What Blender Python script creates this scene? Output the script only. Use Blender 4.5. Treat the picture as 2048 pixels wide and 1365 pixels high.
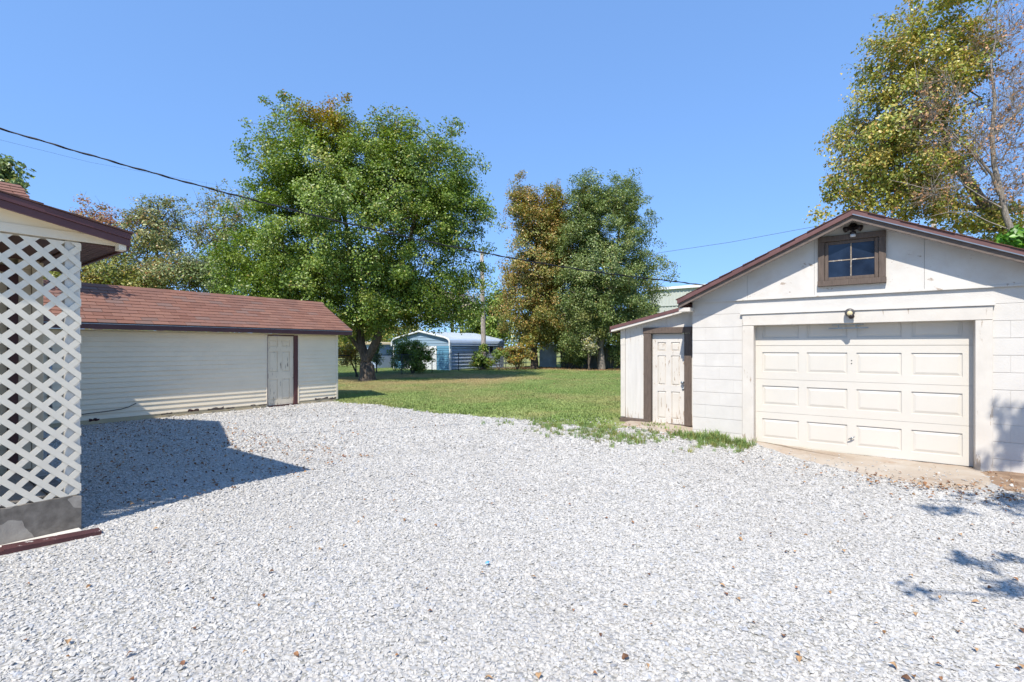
import bpy, bmesh, math, random
import numpy as np
from mathutils import Vector
random.seed(7); np.random.seed(7)
for o in list(bpy.data.objects): bpy.data.objects.remove(o, do_unlink=True)
scene = bpy.context.scene
COL = scene.collection

# ------------------------------------------------------------------ camera, light
F, HZ, CAMH = 985.0, 696.0, 1.5            # focal length and horizon in photo pixels, eye height
cam = bpy.data.objects.new('camera', bpy.data.cameras.new('camera'))
COL.objects.link(cam)
cam.location = (0, 0, CAMH); cam.rotation_euler = (math.pi/2, 0, 0)
cam.data.sensor_width = 36; cam.data.lens = 36*F/2048
cam.data.shift_y = (HZ-682.5)/2048
cam.data.clip_start = .05; cam.data.clip_end = 3000
scene.camera = cam

CA, SA = .802/math.hypot(.802, .597), .597/math.hypot(.802, .597)
ANG = math.atan2(-SA, CA)                  # the lot is squared up with the buildings: site axes X, Y
def W(X, Y): return (CA*X+SA*Y, -SA*X+CA*Y)            # site -> world
def S(x, y): return (CA*x-SA*y, SA*x+CA*y)             # world -> site
SUN_EL = math.radians(51.5); SX = .225
sx, sy = W(SX, -math.sqrt(1-SX*SX))        # horizontal direction to the sun
sun = bpy.data.objects.new('sun', bpy.data.lights.new('sun', 'SUN')); COL.objects.link(sun)
sun.data.energy = 3.25; sun.data.angle = math.radians(.55); sun.data.color = (1, .945, .86)
tosun = Vector((sx*math.cos(SUN_EL), sy*math.cos(SUN_EL), math.sin(SUN_EL)))
sun.rotation_euler = tosun.to_track_quat('Z', 'Y').to_euler()
world = bpy.data.worlds.new('World'); scene.world = world; world.use_nodes = True
nt = world.node_tree; nt.nodes.clear()
sky = nt.nodes.new('ShaderNodeTexSky'); sky.sky_type = 'NISHITA'; sky.sun_disc = False
sky.sun_elevation = SUN_EL; sky.sun_rotation = math.atan2(sx, sy) % (2*math.pi)
sky.air_density = 1.0; sky.dust_density = 0; sky.ozone_density = 3.0; sky.altitude = 1800
bg = nt.nodes.new('ShaderNodeBackground'); bg.inputs[1].default_value = .15
wo = nt.nodes.new('ShaderNodeOutputWorld')
gm = nt.nodes.new('ShaderNodeGamma'); gm.inputs[1].default_value = .4          # softer fall-off towards the horizon, clear autumn blue
tn = nt.nodes.new('ShaderNodeMixRGB'); tn.blend_type = 'MULTIPLY'; tn.inputs[0].default_value = 1; tn.inputs[2].default_value = (.785, 1.26, 2.03, 1)
nt.links.new(sky.outputs[0], gm.inputs[0]); nt.links.new(gm.outputs[0], tn.inputs[1]); nt.links.new(tn.outputs[0], bg.inputs[0]); nt.links.new(bg.outputs[0], wo.inputs[0])
scene.view_settings.view_transform = 'Standard'; scene.view_settings.look = 'None'
scene.view_settings.exposure = 1.0; scene.view_settings.gamma = 1
scene.view_settings.use_curve_mapping = False

# ------------------------------------------------------------------ materials
MATS = {}
def rgb(h):
    h = h.lstrip('#'); v = [int(h[i:i+2], 16)/255 for i in (0, 2, 4)]
    return tuple(c/12.92 if c <= .04045 else ((c+.055)/1.055)**2.4 for c in v)
class NT:
    def __init__(s, name):
        s.m = bpy.data.materials.new(name); s.m.use_nodes = True
        s.t = s.m.node_tree; s.t.nodes.clear()
        s.out = s.n('OutputMaterial'); s.b = s.n('BsdfPrincipled'); s.l(s.b.outputs[0], s.out.inputs[0])
    def n(s, k): return s.t.nodes.new('ShaderNode'+k)
    def l(s, a, b): s.t.links.new(a, b)
    def pos(s, scale=(1, 1, 1), rot=0):
        g = s.n('NewGeometry'); m = s.n('Mapping'); m.inputs['Scale'].default_value = scale
        m.inputs['Rotation'].default_value = (0, 0, rot)
        s.l(g.outputs['Position'], m.inputs[0]); return m.outputs[0]
    def noise(s, vec, scale, detail=4, rough=.55, dist=0):
        k = s.n('TexNoise'); k.inputs['Scale'].default_value = scale; k.inputs['Detail'].default_value = detail
        k.inputs['Roughness'].default_value = rough; k.inputs['Distortion'].default_value = dist
        s.l(vec, k.inputs['Vector']); return k.outputs['Fac']
    def ramp(s, fac, stops):
        r = s.n('ValToRGB'); e = r.color_ramp.elements
        while len(e) < len(stops): e.new(.5)
        for q, (p, c) in zip(e, stops): q.position = p; q.color = (*c, 1) if len(c) == 3 else c
        s.l(fac, r.inputs[0]); return r.outputs[0]
    def mix(s, fac, a, b, mode='MIX'):
        k = s.n('MixRGB'); k.blend_type = mode
        for i, v in ((0, fac), (1, a), (2, b)):
            if hasattr(v, 'is_output'): s.l(v, k.inputs[i])
            else: k.inputs[i].default_value = v if not isinstance(v, tuple) else (*v, 1)
        return k.outputs[0]
    def math(s, op, a, b=None):
        k = s.n('Math'); k.operation = op
        for i, v in ((0, a), (1, b)):
            if v is None: continue
            if hasattr(v, 'is_output'): s.l(v, k.inputs[i])
            else: k.inputs[i].default_value = v
        return k.outputs[0]
    def bump(s, h, strength=.3, dist=.01):
        k = s.n('Bump'); k.inputs['Strength'].default_value = strength; k.inputs['Distance'].default_value = dist
        s.l(h, k.inputs['Height']); s.l(k.outputs[0], s.b.inputs['Normal']); return k
    def set(s, col=None, rough=.6, spec=.4, metal=0):
        if col is not None:
            if hasattr(col, 'is_output'): s.l(col, s.b.inputs['Base Color'])
            else: s.b.inputs['Base Color'].default_value = (*col, 1)
        s.b.inputs['Roughness'].default_value = rough; s.b.inputs['Metallic'].default_value = metal
        s.b.inputs['Specular IOR Level'].default_value = spec
        return s.m
def G3(v): return (v, v, v)
def paint(name, col, rough=.55, var=.1, scale=3, peel=None, peelcol=(.2, .15, .11), peelscale=(9, 9, 3),
          bump=.15, bscale=60, dirt=0, dirtcol=(.3, .22, .14), stretch=(1, 1, 1), spec=.35, metal=0, rot=0, rotz=.5):
    """painted / coated surface: soft tone drift, optional peeling (threshold of stretched noise), optional blotchy dirt"""
    t = NT(name); p = t.pos(stretch)
    n1 = t.noise(p, scale, 5)
    lo = tuple(c*(1-var) for c in col); hi = tuple(min(1, c*(1+var*.6)) for c in col)
    c = t.ramp(n1, [(.3, lo), (.7, hi)])
    if dirt:
        d = t.ramp(t.noise(t.pos(), 2.2, 8, .7, .4), [(.5, G3(0)), (.75, G3(dirt))])
        c = t.mix(d, c, dirtcol)
    if peel:
        nf = t.noise(t.pos(peelscale), 2.0, 9, .68)
        if rot:                                   # boards flake where rain splashes their feet
            sp = t.n('SeparateXYZ'); t.l(t.pos(), sp.inputs[0])
            nf = t.math('ADD', nf, t.math('MULTIPLY', t.math('MAXIMUM', t.math('SUBTRACT', rotz, sp.outputs[2]), 0), rot))
        k = t.ramp(nf, [(peel, G3(0)), (peel+.025, G3(1))])
        c = t.mix(k, c, peelcol)
    t.bump(t.noise(t.pos(stretch), bscale, 4, .6), bump, .006)
    MATS[name] = t.set(c, rough, spec, metal); return t.m
paint('white_block', rgb('#cac5bd'), .65, .06, 4, bump=.5, bscale=90, dirt=.16, dirtcol=(.5, .42, .33))
paint('mortar', rgb('#c0b8ac'), .8, .1, 12)
paint('white_gable', rgb('#cec9c1'), .6, .08, 2.5, peel=.63, peelcol=(.38, .31, .25), peelscale=(3, 3, 5), bump=.25, dirt=.55, dirtcol=(.5, .42, .34))
paint('white_trim', rgb('#ccc5ba'), .55, .07, 5, peel=.62, peelcol=(.36, .29, .22), peelscale=(8, 8, 1.2), rot=.32, rotz=.45, bump=.25, dirt=.25, dirtcol=(.55, .45, .33))
paint('old_door', rgb('#cdc7be'), .5, .06, 4, peel=.615, peelcol=(.33, .25, .18), peelscale=(11, 11, 2.2), rot=.22, rotz=.5, bump=.2, dirt=.25, dirtcol=(.5, .38, .26))
paint('door_panel_white', rgb('#cdc6bb'), .5, .06, 4, peel=.595, peelcol=(.36, .28, .2), peelscale=(13, 13, 2), bump=.2, dirt=.2, dirtcol=(.5, .38, .26))
paint('shed_door', rgb('#e4d5bb'), .5, .06, 4, peel=.61, peelcol=(.3, .24, .18), peelscale=(11, 11, 1.6), rot=.15, rotz=.5, bump=.2)
paint('putty_wood', rgb('#8f8172'), .7, .2, 9, peel=.56, peelcol=(.6, .55, .48), peelscale=(12, 12, 12), bump=.4)
paint('lean_wall', rgb('#cbc6be'), .6, .07, 3, peel=.62, peelcol=(.4, .33, .26), peelscale=(14, 14, 1), rot=.35, rotz=.5, bump=.35, bscale=40, stretch=(6, 6, .6))
paint('garage_door', rgb('#cbc5ba'), .38, .04, 1.5, bump=.06, bscale=160, dirt=.12, dirtcol=(.6, .5, .4))
paint('maroon', rgb('#5c3a3a'), .42, .16, 3, bump=.05, spec=.4)
paint('maroon_faded', rgb('#6c4c49'), .5, .25, 4, peel=.68, peelcol=(.42, .38, .36), peelscale=(3, 3, 8), bump=.1)
paint('grey_wood', rgb('#6d6159'), .8, .3, 6, stretch=(1.5, 1.5, 14), bump=.6, bscale=18, peel=.70, peelcol=(.42, .34, .27))
paint('brown_wood', rgb('#61544b'), .75, .25, 6, stretch=(9, 9, 1.2), bump=.6, bscale=14, peel=.68, peelcol=(.36, .3, .26), peelscale=(9, 9, 1.4))
paint('siding', rgb('#efdfc2'), .42, .05, 1.6, bump=.05, bscale=120, dirt=.15, dirtcol=(.42, .36, .28), stretch=(1, 1, 3))
paint('siding_house', rgb('#c9b99d'), .5, .06, 1.6, bump=.05, bscale=120)
paint('siding_skirt', rgb('#bfae8c'), .55, .1, 3, bump=.3, peel=.66, peelcol=(.25, .2, .15), peelscale=(5, 5, 7))
paint('cream_trim', rgb('#e6d9c2'), .45, .05, 2, bump=.05)
paint('lattice_white', rgb('#e6dbc6'), .5, .05, 6, bump=.15, dirt=.2, dirtcol=(.55, .5, .42))
paint('post_white', rgb('#d0cbc0'), .6, .07, 7, bump=.3, bscale=35, stretch=(5, 5, .8), peel=.7, peelcol=(.35, .3, .25))
paint('soffit', rgb('#5b4038'), .55, .1, 4, bump=.05)
paint('dark_brown', rgb('#4a2b2a'), .5, .15, 3)  # even dark brown for the porch door and its frame
paint('dark_interior', (.012, .01, .01), .8, .2, 3)
paint('metal_galv', rgb('#9aa0a4'), .35, .15, 10, metal=.8, bump=.05)
paint('metal_white', rgb('#dcdedd'), .35, .05, 4, bump=.02)
paint('carport_side', rgb('#a3b2c6'), .4, .06, 2, bump=.03)
paint('carport_roof', rgb('#b2bac0'), .35, .08, 1, bump=.03)
paint('carport_blue', rgb('#5c8ba3'), .45, .08, 3, bump=.05)
paint('carport_gable', rgb('#8fa6b8'), .4, .05, 2, bump=.03)
paint('far_metal', rgb('#b6bab0'), .5, .04, .4, bump=.02)
paint('black_rubber', (.018, .018, .02), .5, .2, 10)
paint('dark_bronze', rgb('#2e2422'), .4, .2, 20)
paint('lamp_grey', rgb('#4d4b4c'), .4, .12, 20)
paint('lamp_cream', rgb('#cdbd93'), .4, .05, 20)
paint('sensor_white', rgb('#c9c9c9'), .35, .03, 20)
paint('fence_iron', rgb('#3e4142'), .5, .2, 10, metal=.3)
paint('fence_wire', rgb('#8b8f90'), .45, .1, 10, metal=.6)
paint('fence_board', rgb('#7b7a74'), .85, .3, 4, stretch=(8, 8, .7), bump=.5, bscale=12)
paint('fence_tin', rgb('#b8c1c5'), .5, .2, 3, peel=.66, peelcol=(.3, .2, .14), peelscale=(4, 4, 1.5))
paint('curb_maroon', rgb('#4c2e2e'), .7, .25, 6, peel=.62, peelcol=(.4, .36, .33), peelscale=(7, 7, 7), bump=.4)
paint('pale_stone', rgb('#cfc9bd'), .8, .1, 8, bump=.5, bscale=30)
paint('roof_back', rgb('#5b4038'), .9, .2, 6, bump=.5)
# concrete
t = NT('concrete'); n1 = t.noise(t.pos(), 1.6, 9, .68, .3); n2 = t.noise(t.pos(), 55, 3)
c = t.ramp(n1, [(.3, rgb('#94806c')), (.48, rgb('#a89a89')), (.7, rgb('#b4ab9e'))])
c = t.mix(t.ramp(t.noise(t.pos((1, 1, 1)), .9, 6, .6, .5), [(.56, G3(0)), (.72, G3(.55))]), c, rgb('#9c7658'))
v = t.n('TexVoronoi'); v.feature = 'DISTANCE_TO_EDGE'; v.inputs['Scale'].default_value = 1.3
nn = t.n('VectorMath'); nn.operation = 'ADD'
nz = t.n('TexNoise'); nz.inputs['Scale'].default_value = 2.5; t.l(t.pos(), nz.inputs['Vector'])
t.l(t.pos(), nn.inputs[0]); t.l(nz.outputs['Color'], nn.inputs[1]); t.l(nn.outputs[0], v.inputs['Vector'])
crack = t.ramp(v.outputs[0], [(.0, G3(1)), (.006, G3(0))])
c = t.mix(t.math('MULTIPLY', crack, .6), c, rgb('#6d5846'))
t.bump(n2, .3, .004); MATS['concrete'] = t.set(c, .85, .25)
# porch base: grey render with big darker patches of paint
t = NT('base_render'); v = t.n('TexVoronoi'); v.inputs['Scale'].default_value = 3.1; v.inputs['Randomness'].default_value = 1
nz = t.n('TexNoise'); nz.inputs['Scale'].default_value = 2.2; nz.inputs['Detail'].default_value = 3; t.l(t.pos(), nz.inputs['Vector'])
nn = t.n('VectorMath'); nn.operation = 'ADD'; t.l(t.pos((1, 1, 1.3)), nn.inputs[0]); t.l(nz.outputs['Color'], nn.inputs[1]); t.l(nn.outputs[0], v.inputs['Vector'])
sep = t.n('SeparateColor'); t.l(v.outputs['Color'], sep.inputs[0])
c = t.ramp(sep.outputs[0], [(.0, rgb('#5f5850')), (.33, rgb('#6a6259')), (.37, rgb('#999084')), (1, rgb('#aaa092'))])
c = t.mix(.35, c, t.ramp(t.noise(t.pos(), 14, 5), [(.3, rgb('#6f685f')), (.7, rgb('#b9afa0'))]))
t.bump(t.noise(t.pos(), 70, 4), .4, .005); MATS['base_render'] = t.set(c, .85, .2)
# shingles: colour per piece
t = NT('shingle'); oi = t.n('ObjectInfo')
c = t.ramp(oi.outputs['Random'], [(0, rgb('#765144')), (.3, rgb('#835b4c')), (.6, rgb('#8c6555')), (.8, rgb('#865e50')), (.93, rgb('#7d655c')), (1, rgb('#6f5a52'))])
n = t.noise(t.pos(), 130, 2); c = t.mix(.3, c, t.ramp(n, [(.3, rgb('#4a332c')), (.7, rgb('#9c7664'))]), 'MIX')
c = t.mix(t.ramp(t.noise(t.pos(), 1.5, 4), [(.4, G3(0)), (.7, G3(.3))]), c, rgb('#6b5a54'))
t.bump(n, .5, .004); MATS['shingle'] = t.set(c, .9, .2)
# glass for windows: dark room behind a reflecting pane
t = NT('pane_glass'); n = t.noise(t.pos(), 6, 4)
t.bump(t.noise(t.pos(), 3, 2), .06, .02)
MATS['pane_glass'] = t.set(t.ramp(n, [(.3, (.006, .01, .022)), (.7, (.016, .026, .05))]), .05, .5)
# bark
def bark(name, a, b, scale=6):
    t = NT(name); p = t.pos((3, 3, .6)); n = t.noise(p, scale, 8, .7, .3)
    c = t.ramp(n, [(.32, a), (.62, b)])
    t.bump(n, .9, .04); MATS[name] = t.set(c, .9, .15)
bark('bark_dark', (.035, .026, .02), (.17, .135, .105)); bark('bark_grey', (.07, .06, .052), (.3, .26, .215)); bark('bark_pale', (.16, .135, .115), (.4, .345, .295), 9)
bark('pole_wood', (.17, .13, .105), (.46, .41, .36), 5)
# leaves: colour attribute per leaf, some light passing through
def leafmat(name, trans=.22, rough=.42, spec=.5):
    t = NT(name); a = t.n('Attribute'); a.attribute_name = 'col'
    t.set(a.outputs['Color'], rough, spec)
    tr = t.n('BsdfTranslucent'); hs = t.n('HueSaturation'); hs.inputs['Saturation'].default_value = 1.15; hs.inputs['Value'].default_value = 1.5
    t.l(a.outputs['Color'], hs.inputs['Color']); t.l(hs.outputs[0], tr.inputs[0])
    mx = t.n('MixShader'); mx.inputs[0].default_value = trans
    t.l(t.b.outputs[0], mx.inputs[1]); t.l(tr.outputs[0], mx.inputs[2]); t.l(mx.outputs[0], t.out.inputs[0]); MATS[name] = t.m
leafmat('leaf'); leafmat('dry_leaf', .15, .7, .2)
# gravel stone: shade per stone
t = NT('stone'); oi = t.n('ObjectInfo')
c = t.ramp(oi.outputs['Random'], [(0, rgb('#9a9792')), (.1, rgb('#aeaba5')), (.4, rgb('#b8b5ae')), (.75, rgb('#c1bdb6')), (.9, rgb('#b2aca2')), (.97, rgb('#a3a8b0')), (1, rgb('#807b76'))])
n = t.noise(t.pos(), 90, 3); c = t.mix(.2, c, t.ramp(n, [(.3, rgb('#9c9995')), (.7, rgb('#d2cfca'))]))
c = t.mix(t.ramp(t.noise(t.pos(), .55, 5, .6, .4), [(.42, G3(0)), (.68, G3(.26))]), c, rgb('#9b968f'))
MATS['stone'] = t.set(c, .85, .2)
t = NT('gravel_bed'); v = t.n('TexVoronoi'); v.inputs['Scale'].default_value = 38; t.l(t.pos(), v.inputs['Vector'])
sep = t.n('SeparateColor'); t.l(v.outputs['Color'], sep.inputs[0])
c = t.ramp(sep.outputs[0], [(0, rgb('#979489')), (.35, rgb('#b0aca5')), (1, rgb('#b4b3b1'))])
c = t.mix(t.ramp(v.outputs['Distance'], [(.5, G3(0)), (.8, G3(.55))]), c, rgb('#8b877f'))
c = t.mix(t.ramp(t.noise(t.pos(), .5, 6), [(.42, G3(0)), (.7, G3(.22))]), c, rgb('#8a857e'))
t.bump(t.math('SUBTRACT', 1, v.outputs['Distance']), .8, .02); MATS['gravel_bed'] = t.set(c, .9, .15)
# ground under the lawn
t = NT('lawn_soil'); n = t.noise(t.pos(), .22, 7, .62, .3); n2 = t.noise(t.pos(), 14, 5)
c = t.ramp(n, [(.3, rgb('#74804a')), (.5, rgb('#858c55')), (.7, rgb('#a39868'))])
c = t.mix(.45, c, t.ramp(n2, [(.3, rgb('#66733e')), (.7, rgb('#a09c6c'))]))
t.bump(n2, .8, .03); MATS['lawn_soil'] = t.set(c, .95, .1)
t = NT('dirt'); n = t.noise(t.pos(), 5, 9, .7)
c = t.ramp(n, [(.3, rgb('#77604c')), (.55, rgb('#98806a')), (.75, rgb('#b39c84'))]); t.bump(n, .9, .05); MATS['dirt'] = t.set(c, .95, .1)
# grass blades: tint stored on each tuft
t = NT('grass_blade'); a = t.n('Attribute'); a.attribute_name = 'tint'; a.attribute_type = 'INSTANCER'
oi = t.n('ObjectInfo'); hs = t.n('HueSaturation')
t.l(t.math('ADD', t.math('MULTIPLY', oi.outputs['Random'], .5), .78), hs.inputs['Value']); t.l(a.outputs['Color'], hs.inputs['Color'])
t.set(hs.outputs[0], .6, .3); tr = t.n('BsdfTranslucent'); t.l(hs.outputs[0], tr.inputs[0])
mx = t.n('MixShader'); mx.inputs[0].default_value = .3; t.l(t.b.outputs[0], mx.inputs[1]); t.l(tr.outputs[0], mx.inputs[2]); t.l(mx.outputs[0], t.out.inputs[0]); MATS['grass_blade'] = t.m

# ------------------------------------------------------------------ mesh helpers
class MB:
    def __init__(s): s.v = []; s.f = []
    def add(s, vs, fs): b = len(s.v); s.v += [tuple(v) for v in vs]; s.f += [tuple(b+i for i in f) for f in fs]; return s
    def box(s, x0, x1, y0, y1, z0, z1):
        return s.add([(x, y, z) for z in (z0, z1) for y in (y0, y1) for x in (x0, x1)],
                     [(0, 2, 3, 1), (4, 5, 7, 6), (0, 1, 5, 4), (2, 6, 7, 3), (0, 4, 6, 2), (1, 3, 7, 5)])
    def prism(s, poly, axis, a0, a1):
        """poly of 2-d points swept along axis: axis 0 -> (y,z), 1 -> (x,z), 2 -> (x,y)"""
        def P(p, a): return (a, p[0], p[1]) if axis == 0 else (p[0], a, p[1]) if axis == 1 else (p[0], p[1], a)
        n = len(poly)
        return s.add([P(p, a0) for p in poly]+[P(p, a1) for p in poly],
                     [tuple(range(n))[::-1], tuple(range(n, 2*n))]+[(i, (i+1) % n, n+(i+1) % n, n+i) for i in range(n)])
    def tube(s, pts, rs, n=8, caps=True):
        pts = [Vector(p) for p in pts]; b = len(s.v)
        if not hasattr(rs, '__len__'): rs = [rs]*len(pts)
        up = None
        for i, p in enumerate(pts):
            d = (pts[min(i+1, len(pts)-1)]-pts[max(i-1, 0)]).normalized()
            if up is None: up = d.orthogonal().normalized()
            else: up = (up-d*up.dot(d)); up = up.normalized() if up.length > 1e-6 else d.orthogonal().normalized()
            w = d.cross(up)
            for k in range(n):
                a = 2*math.pi*k/n; s.v.append(tuple(p+(up*math.cos(a)+w*math.sin(a))*rs[i]))
        for i in range(len(pts)-1):
            for k in range(n): s.f.append((b+i*n+k, b+i*n+(k+1) % n, b+(i+1)*n+(k+1) % n, b+(i+1)*n+k))
        if caps: s.f.append(tuple(b+k for k in range(n))[::-1]); s.f.append(tuple(b+(len(pts)-1)*n+k for k in range(n)))
        return s
    def lathe(s, prof, c=(0, 0, 0), axis=2, n=16):
        b = len(s.v)
        for r, h in prof:
            for k in range(n):
                a = 2*math.pi*k/n; x, y = r*math.cos(a), r*math.sin(a)
                q = (x, y, h) if axis == 2 else (x, h, y) if axis == 1 else (h, x, y)
                s.v.append((q[0]+c[0], q[1]+c[1], q[2]+c[2]))
        for i in range(len(prof)-1):
            for k in range(n): s.f.append((b+i*n+k, b+i*n+(k+1) % n, b+(i+1)*n+(k+1) % n, b+(i+1)*n+k))
        s.f.append(tuple(b+k for k in range(n))); s.f.append(tuple(b+(len(prof)-1)*n+k for k in range(n)))
        return s
    def mesh(s, name, mat, o=(0, 0, 0), smooth=False, fix=True):
        me = bpy.data.meshes.new(name)
        me.from_pydata([(v[0]-o[0], v[1]-o[1], v[2]-o[2]) for v in s.v], [], s.f)
        if fix and len(s.f) < 5000:
            bm = bmesh.new(); bm.from_mesh(me); bmesh.ops.recalc_face_normals(bm, faces=bm.faces); bm.to_mesh(me); bm.free()
        me.materials.append(MATS[mat])
        if smooth: me.polygons.foreach_set('use_smooth', [True]*len(me.polygons))
        me.update(); return me
def org(p): return tuple(p['o']) if p is not None and 'o' in p else (0, 0, 0)
ORG = {}
def link(name, me, parent=None, loc=(0, 0, 0)):
    ob = bpy.data.objects.new(name, me); COL.objects.link(ob); ob.location = loc
    if parent is not None: ob.parent = parent
    return ob
def tag(ob, label=None, cat=None, group=None, kind=None):
    for k, v in (('label', label), ('category', cat), ('group', group), ('kind', kind)):
        if v: ob[k] = v
    return ob
def thing(name, label, cat, o, group=None):
    """Empty at site point o, squared up with the site; parts are given in site coordinates"""
    e = bpy.data.objects.new(name, None); COL.objects.link(e); e.empty_display_size = .2
    x, y = W(o[0], o[1]); e.location = (x, y, o[2]); e.rotation_euler = (0, 0, ANG)
    ORG[e.name] = o; return tag(e, label, cat, group)
def root_of(p):
    while p.parent: p = p.parent
    return p
def part(name, mb, mat, parent, smooth=False, kind=None):
    """mesh part given in site coordinates"""
    o = ORG[root_of(parent).name]
    return tag(link(name, mb.mesh(name, mat, o, smooth), parent), kind=kind)
def piece(name, me, parent, X, Y, z, rot=(0, 0, 0)):
    o = ORG[root_of(parent).name]
    ob = link(name, me, parent, (X-o[0], Y-o[1], z-o[2])); ob.rotation_euler = rot; return ob
def box(name, mat, parent, x0, x1, y0, y1, z0, z1, bev=0):
    ob = part(name, MB().box(x0, x1, y0, y1, z0, z1), mat, parent)
    if bev:
        bm = bmesh.new(); bm.from_mesh(ob.data); bmesh.ops.bevel(bm, geom=bm.edges[:], offset=bev, segments=1, affect='EDGES'); bm.to_mesh(ob.data); bm.free()
    return ob
def struct(name, mb, mat, smooth=False, site=True):
    ob = link(name, mb.mesh(name, mat, smooth=smooth, fix=False))
    if site: ob.rotation_euler = (0, 0, ANG)
    return tag(ob, kind='structure')
def chambox(sx, sy, sz, ch, mat, name, cx=None):
    """block, origin at its lower left front corner; front (-y) edges chamfered by ch (cx at the sides)"""
    cx = ch if cx is None else cx
    m = MB(); m.add([(0, cx, 0), (sx, cx, 0), (sx, cx, sz), (0, cx, sz), (cx, 0, ch), (sx-cx, 0, ch), (sx-cx, 0, sz-ch), (cx, 0, sz-ch),
                     (0, sy, 0), (sx, sy, 0), (sx, sy, sz), (0, sy, sz)],
                    [(4, 5, 6, 7), (0, 1, 5, 4), (1, 2, 6, 5), (2, 3, 7, 6), (3, 0, 4, 7), (1, 0, 8, 9), (2, 1, 9, 10), (3, 2, 10, 11), (0, 3, 11, 8), (8, 11, 10, 9)])
    return m.mesh(name, mat)

# ------------------------------------------------------------------ ground
def zt(X, Y):                                    # the lot lifts a little round the lean-to
    r2 = (X+3.3)**2+(Y-8.6)**2
    return .175*np.exp(-r2/(2*1.35**2))+.03*np.exp(-((X-.4)**2+(Y-8.3)**2)/(2*1.5**2))
def grid_sheet(xs, ys, dz, keep=None):
    m = MB(); n = len(ys); m.v = [(x, y, float(zt(x, y))+dz) for x in xs for y in ys]
    m.f = [(i*n+j, (i+1)*n+j, (i+1)*n+j+1, i*n+j+1) for i in range(len(xs)-1) for j in range(n-1)]
    return m
xs = np.unique(np.concatenate([np.linspace(-900, -30, 12), np.linspace(-30, 12, 100), np.linspace(12, 900, 12)]))
ys = np.unique(np.concatenate([np.linspace(-900, -10, 12), np.linspace(-10, 40, 110), np.linspace(40, 900, 12)]))
struct('ground', grid_sheet(xs, ys, 0), 'lawn_soil', True)
def edge(X):                                     # where gravel gives way to grass
    w = .09*math.sin(X*1.7)+.06*math.sin(X*4.1+1)+.03*math.sin(X*11)
    return 8.12+w-.45*math.exp(-((X+3.9)/1.1)**2)
m = MB(); xs = np.linspace(-16, 11, 220); k = 60
for x in xs:
    for j in range(k):
        y = -9+(edge(x)+9)*j/(k-1); m.v.append((x, y, float(zt(x, y))+.008))
m.f = [(i*k+j, (i+1)*k+j, (i+1)*k+j+1, i*k+j+1) for i in range(len(xs)-1) for j in range(k-1)]
struct('gravel_lot', m, 'gravel_bed', True)
# concrete apron before the garage door
def fan(outline, dz, mat, name, zfix=None):
    m = MB(); cx = sum(p[0] for p in outline)/len(outline); cy = sum(p[1] for p in outline)/len(outline)
    rings = 5; n = len(outline)
    for r in range(rings, 0, -1):
        for p in outline:
            x, y = cx+(p[0]-cx)*r/rings, cy+(p[1]-cy)*r/rings
            z = float(zt(x, y))+dz if zfix is None else zfix
            m.v.append((x, y, z-(.03 if r == rings else 0)))
    m.v.append((cx, cy, float(zt(cx, cy))+dz if zfix is None else zfix))
    for r in range(rings-1):
        for i in range(n): m.f.append((r*n+i, r*n+(i+1) % n, (r+1)*n+(i+1) % n, (r+1)*n+i))
    for i in range(n): m.f.append(((rings-1)*n+i, (rings-1)*n+(i+1) % n, rings*n))
    return struct(name, m, mat, True)
def rough_line(pts, step=.08, amp=.03, seed=1):
    rr = random.Random(seed); out = []
    for i, p in enumerate(pts):
        q = pts[(i+1) % len(pts)]; L = math.dist(p, q); k = max(1, int(L/step))
        for j in range(k):
            a = j/k; out.append((p[0]+(q[0]-p[0])*a+rr.uniform(-amp, amp), p[1]+(q[1]-p[1])*a+rr.uniform(-amp, amp)))
    return out
SLAB = [(-1.66, 8.2), (-1.5, 7.92), (-.95, 7.45), (-.5, 7.12), (0, 6.88), (.45, 6.78), (.8, 6.82), (1.02, 7.1), (1.12, 7.6), (1.1, 8.2)]
fan(rough_line(SLAB, seed=2), .024, 'concrete', 'concrete_apron')
DIRT = [(.92, 8.2), (.86, 7.5), (1.0, 7.08), (1.5, 6.9), (2.3, 6.6), (3.4, 6.5), (4, 7.2), (3.4, 8.6), (2.2, 8.5)]
fan(rough_line(DIRT, amp=.06, seed=3), .03, 'dirt', 'dirt_patch')
LPAD = [(-3.72, 8.5), (-3.62, 8.0), (-3.1, 7.78), (-2.6, 7.74), (-2.32, 7.8), (-2.32, 8.5)]
fan(rough_line(LPAD, seed=4), .022, 'concrete', 'doorstep_slab')

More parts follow.
